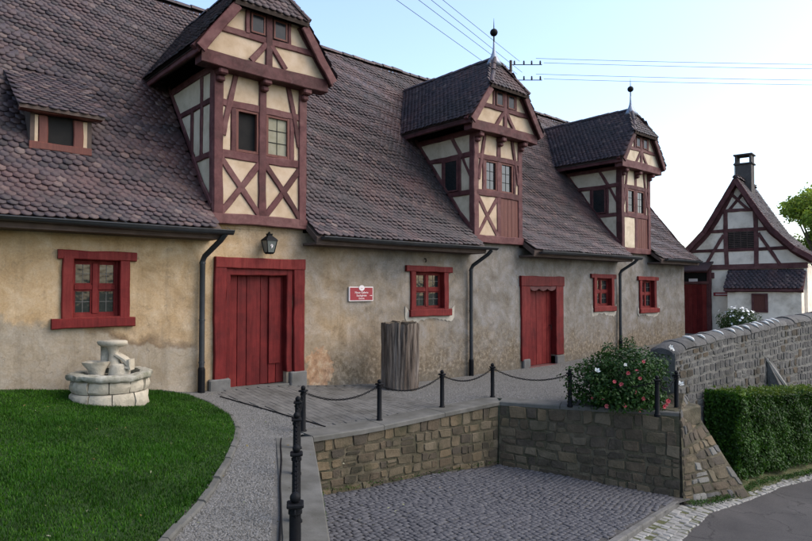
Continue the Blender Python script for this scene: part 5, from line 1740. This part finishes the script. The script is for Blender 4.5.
# ------------------------------------------------------------------ small stone fountain on the lawn
fx, fy = 2.64, -.86
fz = float(zt(fx, fy)) + .0
fo = empty('stone_fountain', (fx, fy, fz), 'round pale stone fountain with two-course drum on the lawn', 'fountain')
def ring_block(r0, r1, z0, z1, a0, a1, mat, seed):
    rr = random.Random(seed); nseg = 4
    vs = []; fs = []
    prof = [(r0, z0), (r1 - .012, z0), (r1 + .008, z0 + .03), (r1 + .014, (z0 + z1) / 2), (r1 + .006, z1 - .025), (r1 - .015, z1), (r0, z1)]
    for i in range(nseg + 1):
        an = a0 + (a1 - a0) * i / nseg
        e = .012 if i in (0, nseg) else 0
        for k, (r, z) in enumerate(prof):
            r2 = r - (e if 0 < k < 6 else 0) + (rr.uniform(-.014, .014) if 1 < k < 5 else 0)
            vs.append((fx + r2 * math.cos(an), fy + r2 * math.sin(an), fz + z))
    k = len(prof)
    for i in range(nseg):
        for q in range(k):
            fs.append((i * k + q, (i + 1) * k + q, (i + 1) * k + (q + 1) % k, i * k + (q + 1) % k))
    fs += [tuple(range(k)), tuple(nseg * k + q for q in range(k - 1, -1, -1))]
    return MB().add(vs, fs)
for course, (z0, z1, nb, ph) in enumerate(((-.05, .17, 10, .1), (.18, .345, 11, .42))):
    for b in range(nb):
        a0 = ph + 2 * math.pi * b / nb; a1 = ph + 2 * math.pi * (b + 1) / nb - .022
        ring_block(.34, .485 + rb.uniform(-.012, .012), z0, z1, a0, a1, 'fountain', b + 20 * course).build('drum_stone', 'fountain', fo, smooth=True, auto=45)
# rim slab, irregular edge, sunken water
vs = []; fs = []; n = 40
rr = random.Random(8)
jit_ = [rr.uniform(-.024, .024) for _ in range(n)]
prof = [(.38, .345), (.515, .345), (.535, .37), (.53, .415), (.50, .432), (.38, .428), (.365, .40), (.36, .30)]
for (r, z) in prof:
    for i in range(n):
        an = 2 * math.pi * i / n
        q = r + (jit_[i] if r > .5 else jit_[i] * .4)
        vs.append((fx + q * math.cos(an), fy + q * math.sin(an), fz + z + .01 * math.sin(an * 2 + 1) + rr.uniform(-.004, .004)))
for k in range(len(prof) - 1):
    for i in range(n):
        j = (i + 1) % n
        fs.append((k * n + i, k * n + j, (k + 1) * n + j, (k + 1) * n + i))
MB().add(vs, fs).build('rim', 'fountain_rim', fo, smooth=True, auto=50)
MB().lathe((fx, fy, fz), [(.34, .2), (.36, .36), (.355, .385)], 24).build('water', 'glass', fo)
# lateral frame of the carved pieces
la = V(.75, -.661, 0); fw = V(.661, .75, 0)
def carved(name, prof, off, mat, n=10, sqz=(1, 1), seed=1, base=.43):
    rr = random.Random(seed)
    c = V(fx, fy, fz + base) + la * off[0] + fw * off[1]
    vs = []; fs = []
    for (r, z, sh) in prof:
        for k in range(n):
            an = 2 * math.pi * k / n
            r2 = r * (1 + rr.uniform(-.07, .07))
            vs.append(c + la * (r2 * math.cos(an) * sqz[0] + sh) + fw * (r2 * math.sin(an) * sqz[1]) + V(0, 0, z + rr.uniform(-.006, .006)))
    for i in range(len(prof) - 1):
        for k in range(n):
            j = (k + 1) % n
            fs.append((i * n + k, i * n + j, (i + 1) * n + j, (i + 1) * n + k))
    fs += [tuple(range(n - 1, -1, -1)), tuple((len(prof) - 1) * n + k for k in range(n))]
    return MB().add(vs, fs).build(name, mat, fo, smooth=True, auto=60)
carved('plinth', [(.15, -.1, 0), (.145, .08, 0), (.12, .11, 0)], (.10, .05), 'fountain', 8)
carved('small_basin', [(.10, -.05, 0), (.115, .03, 0), (.17, .11, -.01), (.185, .145, -.01), (.15, .145, -.01), (.12, .11, 0)], (-.15, -.08), 'fountain', 12, (1, .8), 3)
carved('pedestal', [(.12, .06, .02), (.085, .14, .01), (.065, .24, 0), (.08, .32, 0), (.13, .36, 0)], (.03, .03), 'fountain', 8, (1, .8), 5)
carved('rear_pillar', [(.09, -.03, 0), (.085, .2, 0), (.09, .35, 0)], (-.10, .10), 'fountain_rim', 6, (1, .8), 6)
carved('cap_stone', [(.16, .345, 0), (.205, .375, 0), (.21, .41, 0), (.19, .425, 0)], (-.0, .05), 'fountain', 10, (1.0, .62), 7)
def bar(a, b, w, name):
    A = V(fx, fy, fz + .43) + la * a[0] + fw * -.02 + V(0, 0, a[1]); B = V(fx, fy, fz + .43) + la * b[0] + fw * -.02 + V(0, 0, b[1])
    beam(name, A, B, w, .13, -fw, 'fountain', fo, .012, .015)
bar((.07, .24), (.27, .09), .06, 'scroll'); bar((.27, .17), (.28, .02), .05, 'scroll'); bar((.06, .04), (.29, .05), .05, 'scroll')

# ------------------------------------------------------------------ sign and lantern on the facade
def text_mesh(s, size, loc, mat, parent, name='lettering', rz=0.0, align='CENTER'):
    cu = bpy.data.curves.new('t', 'FONT')
    cu.body = s; cu.size = size; cu.align_x = align; cu.align_y = 'CENTER'; cu.extrude = .0015
    to = bpy.data.objects.new('t', cu)
    COL.objects.link(to)
    dg = bpy.context.evaluated_depsgraph_get()
    me = bpy.data.meshes.new_from_object(to.evaluated_get(dg))
    bpy.data.objects.remove(to); bpy.data.curves.remove(cu)
    me.materials.clear(); me.materials.append(MAT[mat])
    me.transform(Matrix.Translation(loc) @ Matrix.Rotation(rz, 4, 'Z') @ Matrix.Rotation(R(90), 4, 'X'))
    me.name = name
    o = bpy.data.objects.new(name, me)
    _place(o, parent)
    return o
sg = empty('wall_sign', (7.635, -.03, 1.68), 'small red enamel sign with white lettering between the big door and the stump', 'sign')
MB().cbox(7.33, 7.94, -.045, -.012, 1.535, 1.825, .004).build('border', 'sign_white', sg)
MB().cbox(7.347, 7.923, -.050, -.03, 1.552, 1.808, .003).build('plate', 'sign_red', sg)
dsk = MB()
prof = [(.062, 0), (.062, .012), (.056, .014)]
vs = []; n = 20
for (r, yv) in ((.07, -.052), (.07, -.058), (.05, -.058)):
    vs += [(7.635 + r * math.cos(2 * math.pi * k / n), yv, 1.80 + r * .8 * math.sin(2 * math.pi * k / n)) for k in range(n)]
fs = [(a * n + k, a * n + (k + 1) % n, (a + 1) * n + (k + 1) % n, (a + 1) * n + k) for a in range(2) for k in range(n)] + [tuple(2 * n + k for k in range(n))]
dsk.add(vs, fs).build('emblem', 'sign_white', sg)
text_mesh('~', .08, (7.635, -.060, 1.795), 'sign_red', sg, 'emblem_mark')
text_mesh('Neue Galerie', .062, (7.635, -.0515, 1.708), 'sign_white', sg)
text_mesh('Stadtgärten', .056, (7.635, -.0515, 1.647), 'sign_white', sg)
text_mesh('Eintritt', .05, (7.635, -.0515, 1.588), 'sign_white', sg)
MB().box(7.845, 7.885, -.0525, -.05, 1.643, 1.651).add([(7.885, -.0525, 1.658), (7.885, -.0525, 1.636), (7.91, -.0525, 1.647)], [(0, 1, 2)]).build('arrow', 'sign_white', sg)

lx, lz = 5.46, 2.43
ln_ = empty('wall_lantern', (lx, -.2, lz), 'black iron wall lantern above the wide red door', 'lantern')
def frustum(mb, c, w0, w1, z0, z1):
    a, b = w0 / 2, w1 / 2
    return mb.add([(c[0] - a, c[1] - a, z0), (c[0] + a, c[1] - a, z0), (c[0] + a, c[1] + a, z0), (c[0] - a, c[1] + a, z0),
                   (c[0] - b, c[1] - b, z1), (c[0] + b, c[1] - b, z1), (c[0] + b, c[1] + b, z1), (c[0] - b, c[1] + b, z1)],
                  [(3, 2, 1, 0), (4, 5, 6, 7), (0, 1, 5, 4), (1, 2, 6, 5), (2, 3, 7, 6), (3, 0, 4, 7)])
c = (lx, -.20)
frustum(MB(), c, .15, .235, lz, lz + .25).build('glass_body', 'lamp_glass', ln_)
mb = MB()
for sx_ in (-1, 1):
    for sy_ in (-1, 1):
        mb.tube([(c[0] + sx_ * .076, c[1] + sy_ * .076, lz), (c[0] + sx_ * .119, c[1] + sy_ * .119, lz + .25)], .011, 6)
frustum(mb, c, .12, .17, lz - .03, lz + .006)
mb.build('frame', 'iron', ln_)
mb = frustum(MB(), c, .27, .25, lz + .25, lz + .275); frustum(mb, c, .25, .09, lz + .275, lz + .36); frustum(mb, c, .09, .11, lz + .36, lz + .40)
mb.tube([(c[0], c[1], lz + .40), (c[0], c[1], lz + .44)], .02, 8)
mb.build('hood', 'iron', ln_)
MB().tube([(lx, -.02, lz + .20), (lx, -.08, lz + .34), (lx, -.16, lz + .42), (lx, -.2, lz + .42)], .014, 8).build('bracket', 'iron', ln_)
MB().cbox(lx - .04, lx + .04, -.03, -.0, lz + .1, lz + .3, .005).build('wall_plate', 'iron', ln_)
text_mesh('9', .12, (lx, -.308, lz + .125), 'sign_white', ln_, 'house_number')
ln_.scale = (.84, .84, .84)
# dark hook above the second window
tag(MB().tube([(9.42, .0, 2.45), (9.42, -.05, 2.45), (9.42, -.06, 2.40), (9.42, -.045, 2.37)], .014, 6).build('wall_hook', 'iron'), 'small dark iron hook on the wall above the window by the stump', 'hook')

# ------------------------------------------------------------------ gabled gatehouse at the end of the lane
gh = empty('gatehouse', (25, -.77, 0), 'small gabled half-timbered house with white infill and dark chimney', 'house')
GX = 25.0; GC = -.77
ng = (-1, 0, 0)
MB().box(GX + .06, 28, -2.98, 1.5, -.4, 2.62).build('wall', 'white_wall', gh)
gp = [(0, 5.96), (.6, 4.92), (1.15, 4.02), (1.85, 3.28), (2.45, 2.88)]
ghalf = lambda z: float(np.interp(z, [p[1] for p in gp[::-1]], [p[0] for p in gp[::-1]]))
core = [(GX + .12, GC - ghalf(2.9) + .2, 2.6)] + [(GX + .12, GC - ghalf(z) + .06, z) for z in (2.95, 3.28, 4.02, 4.92, 5.85)] + [(GX + .12, GC + ghalf(z) - .06, z) for z in (5.85, 4.92, 4.02, 3.28, 2.95)] + [(GX + .12, GC + ghalf(2.9) - .2, 2.6)]
MB().add(core, [tuple(range(len(core)))]).build('gable_backing', 'dark', gh)
def gpan(ya, yb, z0, z1):
    """cell between ya (left) and yb (right) clipped by the roof slopes"""
    yl = lambda z: min(ya, GC + ghalf(z) - .10); yr_ = lambda z: max(yb, GC - ghalf(z) + .10)
    pts = [(GX + .035, yl(z0), z0), (GX + .035, yr_(z0), z0), (GX + .035, yr_(z1), z1), (GX + .035, yl(z1), z1)]
    if pts[0][1] - pts[1][1] < .05: return
    if pts[3][1] - pts[2][1] < .02: pts = pts[:3]
    pillow_panel('plaster_panel', pts, ng, 'white_wall', gh, .004)
for (z0, z1) in ((2.66, 3.24), (3.24, 4.0), (4.0, 4.74)):
    gpan(3, -.38, z0, z1); gpan(-1.36, -4, z0, z1)
    if z0 != 3.24: gpan(-.38, -1.36, z0, z1)
gpan(3, -4, 4.74, 5.6)
TG = lambda nm, p, q, w: beam(nm, (GX, p[0], p[1]), (GX, q[0], q[1]), w, .10, ng, 'timber', gh)
TG('tie_beam', (1.45, 2.60), (-3.0, 2.62), .20)
TG('rail', (GC + ghalf(3.26), 3.25), (GC - ghalf(3.26), 3.27), .12)
TG('rail', (GC + ghalf(4.0), 3.99), (GC - ghalf(4.0), 4.0), .13)
TG('collar', (GC + ghalf(4.75), 4.76), (GC - ghalf(4.75), 4.74), .12)
TG('post', (-.37, 2.65), (-.35, 4.72), .15); TG('post', (-1.38, 2.65), (-1.36, 4.72), .15)
TG('brace', (-.28, 3.85), (.40, 2.64), .11); TG('brace', (-1.46, 3.85), (-2.16, 2.64), .11)
TG('brace', (-.52, 5.45), (-1.14, 4.76), .10); TG('brace', (-1.02, 5.45), (-.46, 4.76), .10)
# lattice opening between the posts
MB().box(GX + .03, GX + .06, -1.32, -.44, 3.30, 3.95).build('opening', 'dark', gh)
for i in range(9):
    z = 3.34 + i * .07
    MB().box(GX + .005, GX + .028, -1.31, -.44, z, z + .035).build('slat', 'soffit', gh)
for i in range(3):
    y = -1.1 + i * .22
    MB().box(GX - .004, GX + .005, y, y + .03, 3.31, 3.95).build('lattice_bar', 'soffit', gh)
# roof
mb = MB(); base = []; U = []; VDl = []; NDl = []
xa, xb = GX - .28, 28.1
for s in (-1, 1):
    for (d0, z0), (d1_, z1) in zip(gp[:-1], gp[1:]):
        mb.add([(xa, GC + s * d0, z0), (xb, GC + s * d0, z0), (xb, GC + s * d1_, z1), (xa, GC + s * d1_, z1), (xa, GC + s * d0, z0 - .08), (xb, GC + s * d0, z0 - .08), (xb, GC + s * d1_, z1 - .08), (xa, GC + s * d1_, z1 - .08)],
               [(0, 1, 2, 3), (7, 6, 5, 4), (0, 3, 7, 4), (1, 5, 6, 2), (2, 6, 7, 3)])
        beam('barge_board', (xa - .012, GC + s * d1_, z1 - .07), (xa - .012, GC + s * d0, z0 - .07), .19, .04, ng, 'timber', gh)
        beam('rafter', (GX - .005, GC + s * (d1_ - .08), z1 - .14), (GX - .005, GC + s * max(0, d0 - .08), z0 - .14), .15, .1, ng, 'timber', gh)
    prf = gp[::-1]
    dd = [0]
    for a, b in zip(prf[:-1], prf[1:]): dd.append(dd[-1] + math.dist(a, b))
    q = -.02; r = 0
    while q < dd[-1]:
        f = lambda v: (np.interp(v, dd, [p[0] for p in prf]), np.interp(v, dd, [p[1] for p in prf]))
        (h0, z0), (h1, z1) = f(max(q, 0)), f(max(q, 0) + .1)
        t = V(0, s * (h1 - h0), z1 - z0); t /= np.linalg.norm(t)
        nrm = V(0, s * t[2], -s * t[1])
        if nrm[2] < 0: nrm = -nrm
        for x in np.arange(xa + .04, xb, TW) + (TW / 2 if r % 2 else 0):
            base.append((x, GC + s * h0, z0 + .01)); U.append(V(-s, 0, 0) * -1); VDl.append(t); NDl.append(nrm)
        q += TE; r += 1
GR = mb.build('roof', 'soffit', gh)
tiles_on('roof_tile_field', np.array(base), np.array(U), np.array(VDl), np.array(NDl), GR, seed=77)
ridge_tiles((xa, GC, 6.0), (xb, GC, 6.0), GR, .09, .36)
# chimney
cw = (26.0, 26.55, -1.06, -.48)
ch = MB().cbox(*cw, 4.6, 6.66, .01).build('chimney', 'chimney', gh)
MB().cbox(cw[0] - .05, cw[1] + .05, cw[2] - .05, cw[3] + .05, 6.66, 6.72, .01).build('chimney_band', 'chimney', ch)
for yy_ in (cw[2], cw[3] - .07):
    MB().box(cw[0], cw[1], yy_, yy_ + .07, 6.72, 7.02).build('chimney_cheek', 'chimney', ch)
MB().cbox(cw[0] - .05, cw[1] + .05, cw[2] - .05, cw[3] + .05, 7.02, 7.08, .01).build('chimney_slab', 'chimney', ch)
MB().tube([(26.2, -.42, 5.3), (26.2, -.42, 6.8)], .012, 6).build('lightning_rod', 'zinc', gh)
# lean-to with its own tiles
al = MB().box(24.42, 25.05, -2.88, -.52, -.4, 1.74).build('annex_wall', 'white_wall', gh)
lv = V(.72, 0, .64); Ls = np.linalg.norm(lv); lv /= Ls; lnn = V(-lv[2], 0, lv[0])
MB().add([(24.27, -.42, 1.75), (24.27, -2.96, 1.75), (25.0, -2.96, 2.4), (25.0, -.42, 2.4), (24.27, -.42, 1.68), (24.27, -2.96, 1.68), (25.0, -2.96, 2.33), (25.0, -.42, 2.33)],
         [(0, 1, 2, 3), (7, 6, 5, 4), (0, 4, 5, 1), (0, 3, 7, 4), (1, 5, 6, 2)]).build('annex_roof', 'timber', al)
base = []
r = 0
while r * TE < Ls - .05:
    y = -.47 - (TW / 2 if r % 2 else 0)
    while y > -2.95:
        base.append(V(24.25, y, 1.77) + lv * (r * TE)); y -= TW
    r += 1
base = np.array(base); k = len(base)
tiles_on('annex_tile_field', base, np.tile([0, -1., 0], (k, 1)), np.tile(lv, (k, 1)), np.tile(lnn, (k, 1)), al, seed=88)
beam('annex_plate', (24.40, -.44, 1.70), (24.40, -2.94, 1.70), .12, .1, ng, 'timber', al)
# little shuttered window in the annex
fr = MB()
fr.box(24.36, 24.42, -1.40, -1.33, .92, 1.60).box(24.36, 24.42, -1.85, -1.78, .92, 1.60).box(24.362, 24.42, -1.78, -1.40, .92, .98).box(24.362, 24.42, -1.78, -1.40, 1.54, 1.60)
wf = fr.build('window', 'timber', gh)
MB().box(24.40, 24.415, -1.78, -1.40, .98, 1.54).build('shutter', 'brown_plank', wf)
# plaque and small box on the wall beside the gate
pq = MB().cbox(GX + .02, GX + .06, -.45, .12, 1.5, 1.63, .004).build('plaque', 'sign_red', gh)
MB().box(GX + .014, GX + .021, -.38, .04, 1.545, 1.575).build('plaque_lettering', 'sign_white', pq)
MB().cbox(GX - .0, GX + .06, .08, .22, 2.18, 2.4, .01).build('meter_box', 'timber', gh)
gh.rotation_euler.z = R(8)
# red gate between the two buildings
gt = empty('red_gate', (24.6, .8, 0), 'tall dark red plank gate between the long building and the gatehouse', 'gate')
gx = 24.7
for i in range(7):
    y0 = .28 + i * .19
    MB().cbox(gx, gx + .05, y0 + .004, y0 + .186, -.1, 1.95, .006).build('plank', 'red', gt, tint=random.random())
beam('gate_post', (gx - .03, .20, -.2), (gx - .03, .20, 2.5), .14, .14, ng, 'timber', gt)
beam('gate_post', (gx - .03, 1.66, -.2), (gx - .03, 1.66, 2.5), .14, .14, ng, 'timber', gt)
beam('head_rail', (gx - .035, .18, 2.0), (gx - .035, 1.68, 2.0), .10, .12, ng, 'timber', gt)
beam('top_rail', (gx - .035, .18, 2.45), (gx - .035, 1.68, 2.45), .12, .12, ng, 'timber', gt)
MB().box(gx + .02, gx + .05, .26, 1.6, 2.05, 2.4).build('transom_panel', 'dark', gt)
MB().cbox(gx - .03, gx - .01, .62, .96, 2.05, 2.17, .004).build('notice', 'sign_white', gt)
# small roof over the gate
MB().add([(24.3, .1, 2.50), (25.1, .1, 2.95), (25.1, 2.2, 2.95), (24.3, 2.2, 2.50), (24.3, .1, 2.44), (25.1, .1, 2.89), (25.1, 2.2, 2.89), (24.3, 2.2, 2.44)],
         [(0, 1, 2, 3), (7, 6, 5, 4), (0, 4, 5, 1), (0, 3, 7, 4)]).build('gate_roof', 'tile', gt)

# ------------------------------------------------------------------ planting
def blob_points(n, c, r, rng, lump=.35, seed=0., low=-1.):
    """points through the outer shell of a lumpy ellipsoid, with outward normals"""
    d = rng.normal(size=(n, 3)); d /= np.linalg.norm(d, axis=1, keepdims=True)
    d = d[d[:, 2] > low]
    n = len(d)
    lum = np.array([noise.noise(Vector((p[0] * 2.2 + seed, p[1] * 2.2, p[2] * 2.2))) + .5 * noise.noise(Vector((p[0] * 5 + seed, p[1] * 5, p[2] * 5))) for p in d])
    rad = (1 + lump * lum) * (rng.random(n) ** .28)
    P = np.array(c) + d * np.array(r) * rad[:, None]
    return P, d

# clipped hedge
hd = empty('hedge', (13, -5.4, -1.7), 'clipped green hedge in front of the rubble wall by the road', 'hedge')
rng = np.random.default_rng(21)
n = 46000
hx = rng.uniform(11.95, 16.6, n)
yf = -5.58 - .07 * (hx - 11.3); ybk = np.full(n, -5.0)
zt_ = -.10 - .085 * (hx - 11.3) + .03 * np.sin(hx * 3.1) + .02 * np.sin(hx * 7.7)
zb0 = zr(hx, yf) + .12
which = rng.random(n)
face = which < .62
tt = rng.random(n)
lum = np.array([noise.noise(Vector((x * 1.8, 0, z * 2.2))) for x, z in zip(hx, tt * 2)])
P = np.empty((n, 3)); D = np.empty((n, 3))
dep = rng.random(n) ** 1.3 * .24
P[:, 0] = hx
P[:, 1] = np.where(face, yf + dep - .16 * lum, yf + tt * (ybk - yf))
P[:, 2] = np.where(face, zb0 + tt * (zt_ - zb0), zt_ - dep + .09 * lum)
D[:] = rng.normal(0, .55, (n, 3))
D[:, 1] += np.where(face, -1, 0); D[:, 2] += np.where(face, .35, 1)
lend = rng.random(3600); P2 = np.column_stack([11.95 - .05 * rng.random(3600) + .12 * rng.random(3600), -5.0 - .6 * rng.random(3600), -1.5 + lend * 1.4]); D2 = rng.normal(0, .5, (3600, 3)); D2[:, 0] -= 1
leaf_mesh('foliage', np.concatenate([P, P2]), np.concatenate([D, D2]), .062, 'hedge_leaf', hd, .55, rng=rng)
MB().box(12.1, 16.5, -5.42, -5.06, -2.0, -.5).build('inner_branches', 'bark', hd)
for i in range(14):
    x = 12.15 + i * .32
    MB().tube([(x, -5.35, -2.0), (x + .05, -5.4, -1.4), (x + random.uniform(-.1, .1), -5.5, -.8)], .02, 5, rs=[.03, .02, .008]).build('stem', 'bark', hd)
# loose shoots standing out of the clipped top and face
ns = 2600
sx_ = rng.uniform(12.0, 16.4, ns); up_ = rng.random(ns) ** 2 * .13
sy_ = -5.62 - .07 * (sx_ - 11.3) + rng.random(ns) * .6
P = np.column_stack([sx_, sy_, -.10 - .085 * (sx_ - 11.3) + up_]); D = rng.normal(0, .7, (ns, 3)); D[:, 2] += .3
leaf_mesh('shoots', P, D, .06, 'shoot_leaf', hd, .45, rng=rng)
# strip of weeds along the hedge foot and the gutter
nw = 5000
wx = rng.uniform(9.6, 16, nw); wy = np.interp(wx, [9.5, 10.2, 12.5, 14.6, 16.5], [-5.75, -5.92, -5.78, -6.05, -6.25]) + rng.normal(.03, .05, nw)
P = np.column_stack([wx, wy, zr(wx, wy) + .03 + .06 * rng.random(nw)])
D = rng.normal(0, .5, (nw, 3)); D[:, 2] += .4; D[:, 1] -= .4
tag(leaf_mesh('weeds', P[::2], D[::2], .045, 'hedge_leaf', None, .35, rng=rng), 'low weeds growing along the foot of the hedge and buttress', 'weeds', kind='stuff')

# weeds in the near corner of the bay and along the foot of its walls
nb = 700
tq = rng.random(nb) ** 2
wx = np.where(rng.random(nb) < .6, 4.5 - 1.2 * tq + .05, 4.5 + 3.9 * rng.random(nb)); wy = np.where(wx < 4.55, -3.16 - 1.65 * (4.55 - wx), -3.13 + .045 * (wx - 4.5)) + rng.normal(-.0, .025, nb)
P = np.column_stack([wx + .04, wy - .02, zb(wx, wy) + .02 + .05 * rng.random(nb)]); D = rng.normal(0, .6, (nb, 3)); D[:, 2] += .5
tag(leaf_mesh('weeds', P, D, .035, 'hedge_leaf', None, .4, rng=rng), 'sparse weeds along the foot of the bay walls', 'weeds', kind='stuff')

# rose bush
rcx, rcy, rcz = 9.86, -4.58, -.2
rb_ = empty('rose_bush', (rcx, rcy, rcz), 'dark green rose bush with pink and white blooms at the corner of the terrace', 'bush')
P, D = blob_points(9000, (rcx, rcy, .22), (.74, .66, .62), rng, .45, 3.)
P2, D2 = blob_points(2600, (rcx - .42, rcy + .30, .12), (.55, .5, .42), rng, .5, 8.)
P3, D3 = blob_points(1500, (rcx - .2, rcy - .25, .0), (.65, .45, .32), rng, .5, 18.)
Pa = np.concatenate([P, P2, P3]); Da = np.concatenate([D, D2, D3])
ok = Pa[:, 2] > -.2
Pa, Da = Pa[ok], Da[ok]
Da = Da * .7 + rng.normal(0, .5, Da.shape); Da[:, 2] += .35
leaf_mesh('foliage', Pa, Da, .062, 'rose_leaf', rb_, .55, rng=rng)
for i in range(26):
    a = rng.uniform(0, 6.28); r_ = rng.uniform(.3, .8)
    e_ = (rcx + math.cos(a) * r_, rcy + math.sin(a) * r_ * .9, -.2 + rng.uniform(.5, 1.15) * (1.1 - .45 * r_))
    m_ = (rcx + math.cos(a) * r_ * .45, rcy + math.sin(a) * r_ * .45, -.2 + .62 * (e_[2] + .2))
    MB().tube([(rcx + rng.normal(0, .1), rcy + rng.normal(0, .1), -.24), m_, e_], .006, 5, rs=[.011, .007, .003]).build('stem', 'rose_leaf', rb_)
def flower(c, s, mat, name, parent, petals=7):
    mb = MB(); c = Vector(c)
    out = Vector((-.55, -.75, .35)); out += Vector(rng.normal(0, .35, 3)); out.normalize()
    u = out.cross(Vector((0, 0, 1))).normalized(); w = out.cross(u)
    for ring, (k, tilt, sc) in enumerate(((petals, .35, 1.0), (petals - 2, .9, .75), (3, 1.5, .5))):
        for i in range(k):
            an = 2 * math.pi * (i + .5 * ring) / k
            d = (u * math.cos(an) + w * math.sin(an))
            t = d.cross(out)
            tip = c + (d + out * tilt) .normalized() * s * sc
            mid = c + (d * 1.0 + out * tilt * .5).normalized() * s * sc * .6
            mb.add([c - out * s * .2, mid + t * s * .34 * sc, tip + out * s * .1, mid - t * s * .34 * sc], [(0, 1, 2, 3)])
    return mb.build(name, mat, parent, smooth=True)
view = V(-.62, -.75, .2)
def bush_surface(la_, h):
    """point on the camera side of the bush, la_ metres to the right of its middle"""
    c0 = V(rcx, rcy, 0)
    rad = math.sqrt(max(.02, 1 - (la_ / .9) ** 2))
    return c0 + la * la_ - fw * (.60 * rad * (1 - .35 * max(0, h - .2))) + V(0, 0, h)
pk = [(-.38, .28), (-.28, .24), (.02, .34), (-.08, .12), (-.16, .42), (-.02, .46), (.06, .02), (-.55, .0), (-.70, -.02), (-.50, -.12), (.30, -.06), (.42, -.12), (.50, -.04), (.47, -.09), (-.24, -.10), (.0, -.16), (.10, .60)]
for (a, h) in pk:
    flower(bush_surface(a, h), rng.uniform(.028, .046), 'rose_pink', 'rose', rb_)
for (a, h) in [(.62, .82), (.66, .78), (-.20, .55), (.82, .2), (-.62, .44)]:
    flower(bush_surface(a, h), rng.uniform(.035, .06), 'white_petal', 'white_bloom', rb_, 5)

# white flowering shrub before the gatehouse
ws = empty('flowering_shrub', (21.0, -2.25, 0), 'small round shrub covered in white flowers before the gatehouse', 'shrub')
P, D = blob_points(3600, (21.0, -2.25, .62), (.58, .62, .52), rng, .35, 30.)
leaf_mesh('foliage', P, D + rng.normal(0, .5, D.shape), .075, 'shrub_leaf', ws, .5, rng=rng)
MB().tube([(21, -2.25, -.2), (21, -2.25, .4)], .04, 6).build('stem', 'bark', ws)
P, D = blob_points(420, (21.0, -2.25, .66), (.62, .66, .54), rng, .35, 30., low=.0)
k = np.linalg.norm((P - np.array([21, -2.25, .66])) / np.array([.62, .66, .54]), axis=1) > .82
P, D = P[k], D[k]
ob = leaf_mesh('blossom', P, D, .085, 'white_petal', ws, .9, rng=rng); ob['kind'] = 'stuff'

# tree beyond the gatehouse
def tree(root, base, top, crown, n, leaf, mat, rng):
    bx, by, bz_ = base
    tr = MB()
    tr.tube([(bx, by, bz_), (bx + .1, by, bz_ + (top - bz_) * .4), (bx - .1, by + .1, bz_ + (top - bz_) * .75), (bx, by, top)], .2, 8, rs=[.3, .22, .13, .04])
    tk = tr.build('trunk', 'bark', root, smooth=True)
    Ps = []; Ds = []
    for (c, r) in crown:
        P, D = blob_points(int(n * r[0] * r[1]), c, r, rng, .55, c[0] * 3.)
        Ps.append(P); Ds.append(D)
        mid = Vector((bx, by, bz_ + (top - bz_) * .45)); cc = Vector(c)
        MB().tube([mid, mid.lerp(cc, .5) + Vector((0, 0, .2)), cc], .05, 6, rs=[.1, .06, .02]).build('limb', 'bark', root)
    P = np.concatenate(Ps); D = np.concatenate(Ds)
    leaf_mesh('crown', P, D * .6 + rng.normal(0, .6, D.shape), leaf, mat, root, .6, rng=rng)
tt_ = empty('leafy_tree', (38.4, -.3, -2), 'bright green leafy tree rising behind the gatehouse roof', 'tree')
cr = []
rt = random.Random(12)
for i in range(26):
    a = rt.uniform(0, 6.28); h = rt.uniform(-1.6, 2.6); rr_ = (2.3 - .32 * abs(h)) * math.sqrt(rt.random())
    cr.append(((38.4 + rr_ * math.cos(a), -.3 + rr_ * math.sin(a), 4.3 + h), (rt.uniform(.5, .95), rt.uniform(.5, .95), rt.uniform(.4, .75))))
tree(tt_, (38.4, -.3, -2.4), 6.2, cr, 1500, .17, 'tree_leaf', rng)

# ------------------------------------------------------------------ overhead line
pole = empty('utility_pole', (28.13, 12.65, -1), 'dark utility pole with insulators just behind the middle dormer finial', 'utility pole')
MB().tube([(28.13, 12.65, -2.6), (28.13, 12.65, 15.0)], .11, 10, rs=[.15, .08]).build('post', 'soffit', pole)
rv = Vector((.75, -.661, 0))
for k, zc in enumerate((14.75, 13.85)):
    c = Vector((28.5, 12.3, zc))
    MB().tube([c - rv * .55, c + rv * 1.3], .025, 6).build('cross_arm', 'iron', pole)
    for q in (-.3, .25, .7, 1.2):
        b = c + rv * q
        MB().lathe((b.x, b.y, b.z), [(.02, 0), (.06, .05), (.03, .08), (.07, .12), (.03, .16), (.055, .20), (.02, .24)], 8).build('insulator', 'ceramic', pole)
def wire(a, b, sagz, label):
    a = Vector(a); b = Vector(b)
    pts = [a.lerp(b, t) - Vector((0, 0, sagz * 4 * t * (1 - t))) for t in np.linspace(0, 1, 17)]
    tag(MB().tube(pts, .012, 5).build('power_line', 'zinc'), label, 'power line', 'overhead power lines')
wr = [(15.12, 'topmost of the four wires running right from the pole'), (14.86, 'second highest of the four wires running right from the pole'),
      (14.20, 'third highest of the four wires running right from the pole'), (13.92, 'lowest of the four wires running right from the pole')]
for k, (zc, lb) in enumerate(wr):
    a = Vector((28.5, 12.3, zc)) + rv * (1.4 if k % 2 else .95)
    b = Vector((28.5, 12.3, zc)) + rv * 42 + Vector((0, 0, -.3))
    wire(a, b, .25, lb)
for (a, b, lb) in (((12.85, 7.51, 13.19), (28.3, 12.5, 13.62), 'leftmost wire slanting down from the sky towards the middle dormer'),
                   ((13.43, 6.99, 13.26), (28.4, 12.4, 14.2), 'second wire from the left slanting towards the pole'),
                   ((13.77, 6.69, 13.33), (28.6, 12.2, 14.3), 'third wire from the left slanting towards the pole'),
                   ((13.99, 6.5, 13.43), (28.5, 12.3, 14.95), 'rightmost slanting wire that reaches the pole top')):
    a = Vector(a); b = Vector(b)
    wire(a + (a - b) * .8, b, .0, lb)
